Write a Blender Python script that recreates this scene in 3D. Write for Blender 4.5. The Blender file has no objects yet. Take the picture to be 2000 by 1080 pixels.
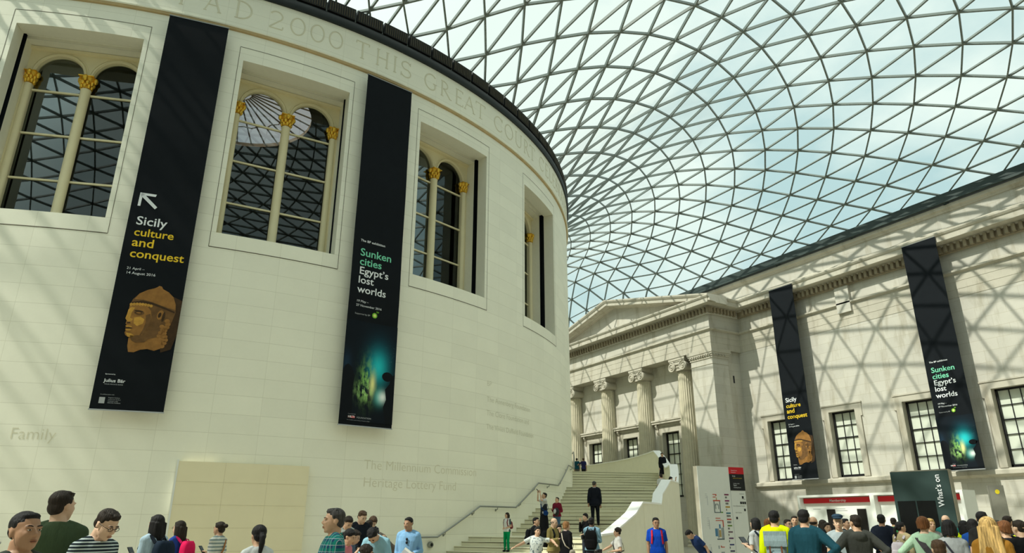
import bpy, bmesh, math, random
import numpy as np
from mathutils import Vector, Matrix
sc = bpy.context.scene
COL = sc.collection
pi = math.pi
def rad(a): return math.radians(a)
def lin(c):
    return tuple(((v/255.0)/12.92 if v/255.0 <= .04045 else (((v/255.0)+.055)/1.055)**2.4) for v in c)
FZ = 0.07          # floor level
RD = 23.4          # drum radius
WX = 36.6          # east wall face

# ------------------------------------------------------------ mesh helper
class MB:
    def __init__(s): s.v = []; s.f = []
    def add(s, vs, fs):
        o = len(s.v); s.v += [tuple(p) for p in vs]; s.f += [tuple(i+o for i in f) for f in fs]; return s
    def box(s, x0, x1, y0, y1, z0, z1, M=None):
        vs = [Vector((x, y, z)) for z in (z0, z1) for y in (y0, y1) for x in (x0, x1)]
        if M is not None: vs = [M @ p for p in vs]
        return s.add(vs, [(0,2,3,1),(4,5,7,6),(0,1,5,4),(2,6,7,3),(0,4,6,2),(1,3,7,5)])
    def beam(s, p, q, w, d, n):
        p = Vector(p); q = Vector(q); t = (q-p)
        if t.length < 1e-5: return s
        t.normalize(); n = Vector(n); n = (n - t*n.dot(t)).normalized(); b = t.cross(n)
        vs = []
        for e in (p, q):
            for (i, j) in ((-1,-1),(1,-1),(1,1),(-1,1)): vs.append(e + b*(i*w/2) + n*(j*d/2))
        return s.add(vs, [(3,2,1,0),(4,5,6,7),(0,1,5,4),(1,2,6,5),(2,3,7,6),(3,0,4,7)])
    def tube(s, pts, r, n=8, cap=True):
        pts = [Vector(p) for p in pts]; rs = r if isinstance(r, (list, tuple)) else [r]*len(pts)
        rings = []; prev = None
        for i, p in enumerate(pts):
            t = (pts[min(i+1, len(pts)-1)] - pts[max(i-1, 0)]).normalized()
            a = prev if prev is not None else (Vector((0,0,1)) if abs(t.z) < .9 else Vector((1,0,0)))
            u = (a - t*a.dot(t)).normalized(); prev = u; w = t.cross(u)
            rings.append([p + (u*math.cos(k*2*pi/n) + w*math.sin(k*2*pi/n))*rs[i] for k in range(n)])
        s.loft(rings, cap); return s
    def loft(s, rings, cap=True, closed=True):
        n = len(rings[0]); vs = [p for r in rings for p in r]; fs = []
        for i in range(len(rings)-1):
            for k in range(n if closed else n-1):
                a = i*n+k; b = i*n+(k+1) % n; fs.append((a, b, b+n, a+n))
        if cap and closed:
            fs.append(tuple(reversed(range(n)))); o = (len(rings)-1)*n; fs.append(tuple(range(o, o+n)))
        return s.add(vs, fs)
    def lathe(s, prof, c=(0,0,0), n=24, M=None, cap=True):
        rings = []
        for (r, z) in prof:
            ring = [Vector((c[0]+r*math.cos(2*pi*k/n), c[1]+r*math.sin(2*pi*k/n), c[2]+z)) for k in range(n)]
            rings.append([M @ p for p in ring] if M is not None else ring)
        return s.loft(rings, cap)
    def ell(s, c, r, M=None, n=14, m=9):
        c = Vector(c); rings = []
        for i in range(m+1):
            a = -pi/2 + pi*i/m; cz = math.sin(a); cr = max(math.cos(a), .02)
            ring = []
            for k in range(n):
                p = Vector((r[0]*cr*math.cos(2*pi*k/n), r[1]*cr*math.sin(2*pi*k/n), r[2]*cz))
                ring.append(c + (M @ p if M is not None else p))
            rings.append(ring)
        return s.loft(rings)
    def prism(s, poly, d, M):          # polygon in local XY, thickness d along local Z
        n = len(poly)
        vs = [M @ Vector((x, y, 0)) for x, y in poly] + [M @ Vector((x, y, d)) for x, y in poly]
        fs = [tuple(reversed(range(n))), tuple(range(n, 2*n))] + [(i, (i+1) % n, (i+1) % n+n, i+n) for i in range(n)]
        return s.add(vs, fs)
    def sweep(s, prof, path, closed=False):   # prof list of (d,z): offset along local normal, height; path list of (pos xy, normal xy)
        rings = []
        for (x, y, nx, ny) in path: rings.append([Vector((x+nx*d, y+ny*d, z)) for d, z in prof])
        return s.loft(rings, True)
    def build(s, name, m, parent=None, smooth=False, loc=None):
        me = bpy.data.meshes.new(name); me.from_pydata(s.v, [], s.f); me.validate()
        b = bmesh.new(); b.from_mesh(me); bmesh.ops.recalc_face_normals(b, faces=b.faces[:]); b.to_mesh(me); b.free()
        if smooth:
            me.polygons.foreach_set('use_smooth', [True]*len(me.polygons))
            if smooth != 2:
                try: me.set_sharp_from_angle(angle=rad(40))
                except Exception: pass
        o = bpy.data.objects.new(name, me); COL.objects.link(o)
        if m is not None: me.materials.append(m)
        if parent is not None: o.parent = parent
        return o
def tag(o, label=None, cat=None, group=None, kind=None):
    if label: o['label'] = label
    if cat: o['category'] = cat
    if group: o['group'] = group
    if kind: o['kind'] = kind
    return o
def empty(name, loc=(0,0,0), rz=0, label=None, cat=None, group=None, kind=None):
    o = bpy.data.objects.new(name, None); COL.objects.link(o); o.location = loc; o.rotation_euler = (0,0,rz); o.empty_display_size = .2
    return tag(o, label, cat, group, kind)
def copy_tree(o, parent=None):
    c = o.copy(); COL.objects.link(c)
    if parent is not None: c.parent = parent
    for ch in list(o.children): copy_tree(ch, c)
    return c

# ------------------------------------------------------------ materials
class NT:
    def __init__(s, name):
        s.m = bpy.data.materials.new(name); s.m.use_nodes = True; s.t = s.m.node_tree; s.n = s.t.nodes; s.l = s.t.links
        s.b = s.n['Principled BSDF']; s.out = s.n['Material Output']
    def node(s, ty, **kw):
        n = s.n.new(ty)
        for k, v in kw.items(): setattr(n, k, v)
        return n
    def link(s, a, b): s.l.new(a, b)
    def val(s, sock, v):
        if hasattr(v, 'is_output') or isinstance(v, bpy.types.NodeSocket): s.l.new(v, sock)
        else: sock.default_value = v
    def math(s, op, a, b=None, c=None, clamp=False):
        n = s.node('ShaderNodeMath', operation=op, use_clamp=clamp)
        s.val(n.inputs[0], a)
        if b is not None: s.val(n.inputs[1], b)
        if c is not None: s.val(n.inputs[2], c)
        return n.outputs[0]
    def mix(s, f, a, b, mode='MIX'):
        n = s.node('ShaderNodeMixRGB', blend_type=mode); s.val(n.inputs[0], f)
        for i, v in ((1, a), (2, b)):
            if isinstance(v, (tuple, list)): n.inputs[i].default_value = (*v[:3], 1)
            else: s.l.new(v, n.inputs[i])
        return n.outputs[0]
    def xyz(s, kind='Object'):
        tc = s.node('ShaderNodeTexCoord'); sp = s.node('ShaderNodeSeparateXYZ'); s.l.new(tc.outputs[kind], sp.inputs[0])
        s.tc = tc; return sp.outputs
    def noise(s, scale, detail=4, rough=.55, vec=None):
        n = s.node('ShaderNodeTexNoise'); n.inputs['Scale'].default_value = scale; n.inputs['Detail'].default_value = detail; n.inputs['Roughness'].default_value = rough
        if vec is None:
            if not hasattr(s, 'tc'): s.tc = s.node('ShaderNodeTexCoord')
            vec = s.tc.outputs['Object']
        s.l.new(vec, n.inputs['Vector']); return n.outputs['Fac']
    def ramp(s, f, lo, hi, clamp=True):
        n = s.node('ShaderNodeMapRange'); s.val(n.inputs[0], f); n.inputs[1].default_value = lo; n.inputs[2].default_value = hi; return n.outputs[0]
    def comb(s, x, y, z):
        n = s.node('ShaderNodeCombineXYZ'); s.val(n.inputs[0], x); s.val(n.inputs[1], y); s.val(n.inputs[2], z); return n.outputs[0]
    def bump(s, h, strength=.3, dist=.02):
        n = s.node('ShaderNodeBump'); n.inputs['Strength'].default_value = strength; n.inputs['Distance'].default_value = dist
        s.l.new(h, n.inputs['Height']); s.l.new(n.outputs[0], s.b.inputs['Normal'])
    def col(s, c):
        if isinstance(c, (tuple, list)): s.b.inputs['Base Color'].default_value = (*c[:3], 1)
        else: s.l.new(c, s.b.inputs['Base Color'])
    def rough(s, r): s.b.inputs['Roughness'].default_value = r; return s
def plain(name, c, rough=.6, metal=0., vary=.08, scale=6., spec=.3):
    t = NT(name); t.b.inputs['Metallic'].default_value = metal; t.rough(rough); t.b.inputs['Specular IOR Level'].default_value = spec
    f = t.noise(scale, 3); c2 = tuple(max(0, v*(1-vary*2)) for v in c); c3 = tuple(v*(1+vary) for v in c)
    t.col(t.mix(f, c2, c3)); return t.m
_cache = {}
def P(name, c, rough=.6, metal=0., vary=.08, scale=6., spec=.3):
    if name not in _cache: _cache[name] = plain(name, c, rough, metal, vary, scale, spec)
    return _cache[name]
def fract_dist(t, u):   # distance to nearest integer
    f = t.math('FRACT', u); return t.math('MINIMUM', f, t.math('SUBTRACT', 1.0, f))
def stone(name, base, joint, ch, bw, mode, jw=.012, stain=None, stainamt=0., vary=.05, offset=0.):
    t = NT(name); x, y, z = t.xyz()
    if mode == 'drum': u = t.math('MULTIPLY', t.math('ARCTAN2', x, t.math('MULTIPLY', y, -1.0)), RD/bw); uw = bw
    elif mode == 'y': u = t.math('DIVIDE', y, bw)
    else: u = t.math('DIVIDE', x, bw)
    v = t.math('DIVIDE', t.math('SUBTRACT', z, FZ), ch)
    row = t.math('FLOOR', v)
    u = t.math('ADD', u, t.math('MULTIPLY', row, offset))
    ju = t.math('LESS_THAN', t.math('MULTIPLY', fract_dist(t, u), bw), jw*.5)
    jv = t.math('LESS_THAN', t.math('MULTIPLY', fract_dist(t, v), ch), jw*.5)
    j = t.math('MAXIMUM', t.math('MULTIPLY', ju, .75), jv)
    wn = t.node('ShaderNodeTexWhiteNoise'); t.link(t.comb(t.math('FLOOR', u), row, 0.), wn.inputs['Vector'])
    n1 = t.noise(.9, 6, .6); n2 = t.noise(14, 3)
    k = t.math('ADD', t.math('MULTIPLY', t.math('SUBTRACT', wn.outputs['Value'], .5), vary), t.math('MULTIPLY', t.math('SUBTRACT', n1, .5), vary*2.2))
    k = t.math('ADD', k, t.math('MULTIPLY', t.math('SUBTRACT', n2, .5), vary*.7))
    hsv = t.node('ShaderNodeHueSaturation'); hsv.inputs['Color'].default_value = (*base, 1); t.link(t.math('ADD', k, 1.0), hsv.inputs['Value'])
    c = hsv.outputs[0]
    if stain:
        sn = t.node('ShaderNodeMapping'); sn.inputs['Scale'].default_value = (1.2, 1.2, .25); t.link(t.tc.outputs['Object'], sn.inputs[0])
        f = t.ramp(t.noise(1.1, 7, .65, sn.outputs[0]), .52, .78); c = t.mix(t.math('MULTIPLY', f, stainamt), c, stain)
    c = t.mix(t.math('MULTIPLY', j, .8), c, joint); t.col(c); t.rough(.85); t.b.inputs['Specular IOR Level'].default_value = .15
    return t.m
M = {}
M['drum'] = stone('new_limestone', (.91,.895,.76), (.68,.66,.53), .6, 1.47, 'drum', .012, vary=.05)
M['drum_plain'] = P('limestone_moulding', (.82,.79,.64), .85, vary=.04, scale=3, spec=.15)
M['letter'] = P('cut_letter_stone', (.76,.725,.56), .85, vary=.05, scale=4, spec=.1)
M['letter2'] = P('faint_cut_stone', (.66,.64,.50), .85, vary=.05, scale=4, spec=.1)
M['ochre'] = P('ochre_stone_groove', (.56,.43,.24), .85, vary=.1, scale=2, spec=.1)
M['old_y'] = stone('aged_portland_stone', (.535,.515,.455), (.38,.34,.25), .62, 1.55, 'y', .014, (.30,.26,.18), .85, vary=.10, offset=.5)
M['old_x'] = stone('aged_portland_return', (.50,.48,.42), (.36,.32,.24), .62, 1.55, 'x', .014, (.31,.27,.19), .75, vary=.09, offset=.5)
M['old'] = stone('weathered_moulding', (.50,.47,.395), (.40,.36,.27), 50., 1.9, 'y', .012, (.27,.23,.16), .9, vary=.12)
M['dentil'] = stone('shade_darkened_dentils', (.30,.255,.18), (.2,.17,.12), 50., 1.9, 'y', .012, (.16,.125,.08), .9, vary=.15)  # base darkened to paint in the shade under the cornice, stain blotches over it
M['cream'] = P('cream_paint', (.80,.72,.47), .5, vary=.04, scale=2)
M['white_reveal'] = P('white_reveal_plaster', (.80,.78,.66), .7, vary=.03)
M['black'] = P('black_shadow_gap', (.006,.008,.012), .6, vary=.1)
M['gold'] = P('gilded_leaf', (.95,.60,.08), .38, .75, vary=.25, scale=14)
M['joint'] = P('open_stone_joint', (.16,.14,.10), .9)
M['floor'] = stone('paving', (.52,.50,.43), (.4,.38,.3), 50., 1.2, 'x', .012, vary=.06)
M['steel'] = P('painted_roof_steel', (.165,.195,.18), .45, .0, vary=.06, spec=.4)
M['steel_dark'] = P('dark_gutter_steel', (.045,.065,.062), .5, .0, vary=.1, spec=.4)
M['gutter'] = P('black_drum_gutter', (.016,.021,.021), .5, vary=.1, spec=.3)
M['louvre'] = P('louvre_black', (.012,.013,.012), .5, vary=.2)
M['slat'] = P('louvre_slat_bronze', (.09,.075,.045), .4, .3, vary=.2)
M['rail'] = P('brushed_rail', (.30,.31,.29), .35, .8, vary=.05)
M['coping'] = P('pale_coping', (.90,.895,.86), .6, vary=.03)
M['stair'] = stone('stair_limestone', (.70,.67,.50), (.40,.37,.27), 30., 1.6, 'x', .01, vary=.05)
M['tread_shadow'] = P('tread_shadow_strip', (.10,.085,.06), .8)
M['white'] = P('white_panel', (.82,.84,.80), .5, vary=.02)
M['winframe'] = P('black_sash', (.012,.012,.013), .5)
M['blind'] = P('pale_blind_glass', (.70,.74,.64), .25, vary=.04, scale=2, spec=.5)
M['banner'] = P('navy_black_banner', (.0050,.0074,.0105), .75, vary=.12, scale=3, spec=.15)
M['txt_white'] = P('print_white', (.80,.83,.86), .8, vary=.02)
M['txt_yellow'] = P('print_yellow', (.86,.58,.03), .8, vary=.02)
M['txt_green'] = P('print_mint', (.20,.66,.44), .8, vary=.02)
M['txt_grey'] = P('print_grey', (.42,.44,.46), .8, vary=.02)
M['txt_black'] = P('print_black', (.02,.02,.022), .8, vary=.02)
M['txt_red'] = P('print_red', (.62,.02,.03), .7, vary=.03)

# ------------------------------------------------------------ lettering
def text_mesh(body, size, bold=0., extrude=.0, align='LEFT', bevel=0., space=1.0, line=1.0):
    cu = bpy.data.curves.new('lettering', 'FONT'); cu.body = body; cu.size = size; cu.offset = bold*size; cu.extrude = extrude; cu.align_x = align
    cu.bevel_depth = bevel; cu.space_character = space; cu.space_line = line; cu.resolution_u = 3
    o = bpy.data.objects.new('lettering', cu); COL.objects.link(o); bpy.context.view_layer.update()
    me = bpy.data.meshes.new_from_object(o.evaluated_get(bpy.context.evaluated_depsgraph_get()))
    v = [tuple(p.co) for p in me.vertices]; f = [tuple(p.vertices) for p in me.polygons]
    bpy.data.objects.remove(o); bpy.data.curves.remove(cu); bpy.data.meshes.remove(me)
    return v, f
def text_on(mb, body, size, Mx, **kw):
    v, f = text_mesh(body, size, **kw); mb.add([Mx @ Vector(p) for p in v], f); return max([p[0] for p in v] or [0])
def text_fit(mb, body, width, Mx, **kw):       # lettering scaled to a given width
    v, f = text_mesh(body, 1.0, **kw); w = max(p[0] for p in v); k = width/w
    mb.add([Mx @ Vector((p[0]*k, p[1]*k*.92, p[2])) for p in v], f); return k
def frame(o, u, n):                            # matrix: local x along u, local z along n (towards the viewer), y up
    u = Vector(u).normalized(); n = Vector(n).normalized(); y = n.cross(u)
    return Matrix(((u.x, y.x, n.x, o[0]), (u.y, y.y, n.y, o[1]), (u.z, y.z, n.z, o[2]), (0,0,0,1)))
def cyl(a, z, r):                              # drum coordinates: angle from due south, degrees
    return Vector((r*math.sin(rad(a)), -r*math.cos(rad(a)), z))
# ------------------------------------------------------------ camera, sun, sky
cam = bpy.data.cameras.new('camera'); co = bpy.data.objects.new('camera', cam); COL.objects.link(co); sc.camera = co
cam.sensor_width = 36.; cam.lens = 1355.5/2000*36; cam.clip_end = 600
co.matrix_world = Matrix.Translation((-4.38, -46.92, 1.65)) @ Matrix.Rotation(-rad(30.257), 4, 'Z') @ Matrix.Rotation(rad(90+19.599), 4, 'X') @ Matrix.Rotation(rad(.185), 4, 'Z')
sc.view_settings.view_transform = 'Standard'; sc.view_settings.look = 'None'; sc.view_settings.gamma = 1; sc.view_settings.use_curve_mapping = False
sc.view_settings.exposure = 0.0
su = bpy.data.lights.new('sun', 'SUN'); su.energy = 5.15; su.angle = rad(.7); su.color = (1., .94, .84)
so = bpy.data.objects.new('sun', su); COL.objects.link(so); so.location = (-60, 8, 70)
so.rotation_euler = Vector((1., -.12, -1.17)).to_track_quat('-Z', 'Y').to_euler()
w = bpy.data.worlds.new('sky'); sc.world = w; w.use_nodes = True; wt = w.node_tree; wt.nodes.clear()
def wn(ty, **k):
    n = wt.nodes.new(ty)
    for a, b in k.items(): setattr(n, a, b)
    return n
tc = wn('ShaderNodeTexCoord'); mp = wn('ShaderNodeMapping'); mp.inputs['Scale'].default_value = (1.9, 1.9, 3.0); mp.inputs['Location'].default_value = (.35, .2, 0)
wt.links.new(tc.outputs['Generated'], mp.inputs[0])
nz = wn('ShaderNodeTexNoise'); nz.inputs['Scale'].default_value = 1.5; nz.inputs['Detail'].default_value = 7; nz.inputs['Roughness'].default_value = .52; wt.links.new(mp.outputs[0], nz.inputs['Vector'])
sp = wn('ShaderNodeSeparateXYZ'); wt.links.new(tc.outputs['Generated'], sp.inputs[0])
mr = wn('ShaderNodeMapRange'); mr.inputs[1].default_value = .40; mr.inputs[2].default_value = .58; wt.links.new(nz.outputs['Fac'], mr.inputs[0])
el = wn('ShaderNodeMapRange'); el.inputs[1].default_value = .30; el.inputs[2].default_value = .75; el.inputs[3].default_value = -.38; el.inputs[4].default_value = .75; wt.links.new(sp.outputs[2], el.inputs[0])
ad = wn('ShaderNodeMath', operation='ADD', use_clamp=True); wt.links.new(mr.outputs[0], ad.inputs[0]); wt.links.new(el.outputs[0], ad.inputs[1])
mx = wn('ShaderNodeMixRGB'); mx.inputs[1].default_value = (.56, .76, .79, 1); mx.inputs[2].default_value = (.95, 1.05, 1.00, 1); wt.links.new(ad.outputs[0], mx.inputs[0])
vm = wn('ShaderNodeVectorMath', operation='DOT_PRODUCT'); wt.links.new(tc.outputs['Generated'], vm.inputs[0]); vm.inputs[1].default_value = tuple(Vector((-1., .12, 1.17)).normalized())
gm = wn('ShaderNodeMapRange'); gm.inputs[1].default_value = .30; gm.inputs[2].default_value = .95; gm.inputs[3].default_value = 1.06; gm.inputs[4].default_value = 1.65; wt.links.new(vm.outputs['Value'], gm.inputs[0])
bg = wn('ShaderNodeBackground'); wt.links.new(gm.outputs[0], bg.inputs[1]); wt.links.new(mx.outputs[0], bg.inputs[0])
wo = wn('ShaderNodeOutputWorld'); wt.links.new(bg.outputs[0], wo.inputs[0])
sc.cycles.max_bounces = 10; sc.cycles.diffuse_bounces = 5; sc.cycles.transparent_max_bounces = 16; sc.cycles.sample_clamp_indirect = 6; sc.cycles.use_denoising = True
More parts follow.
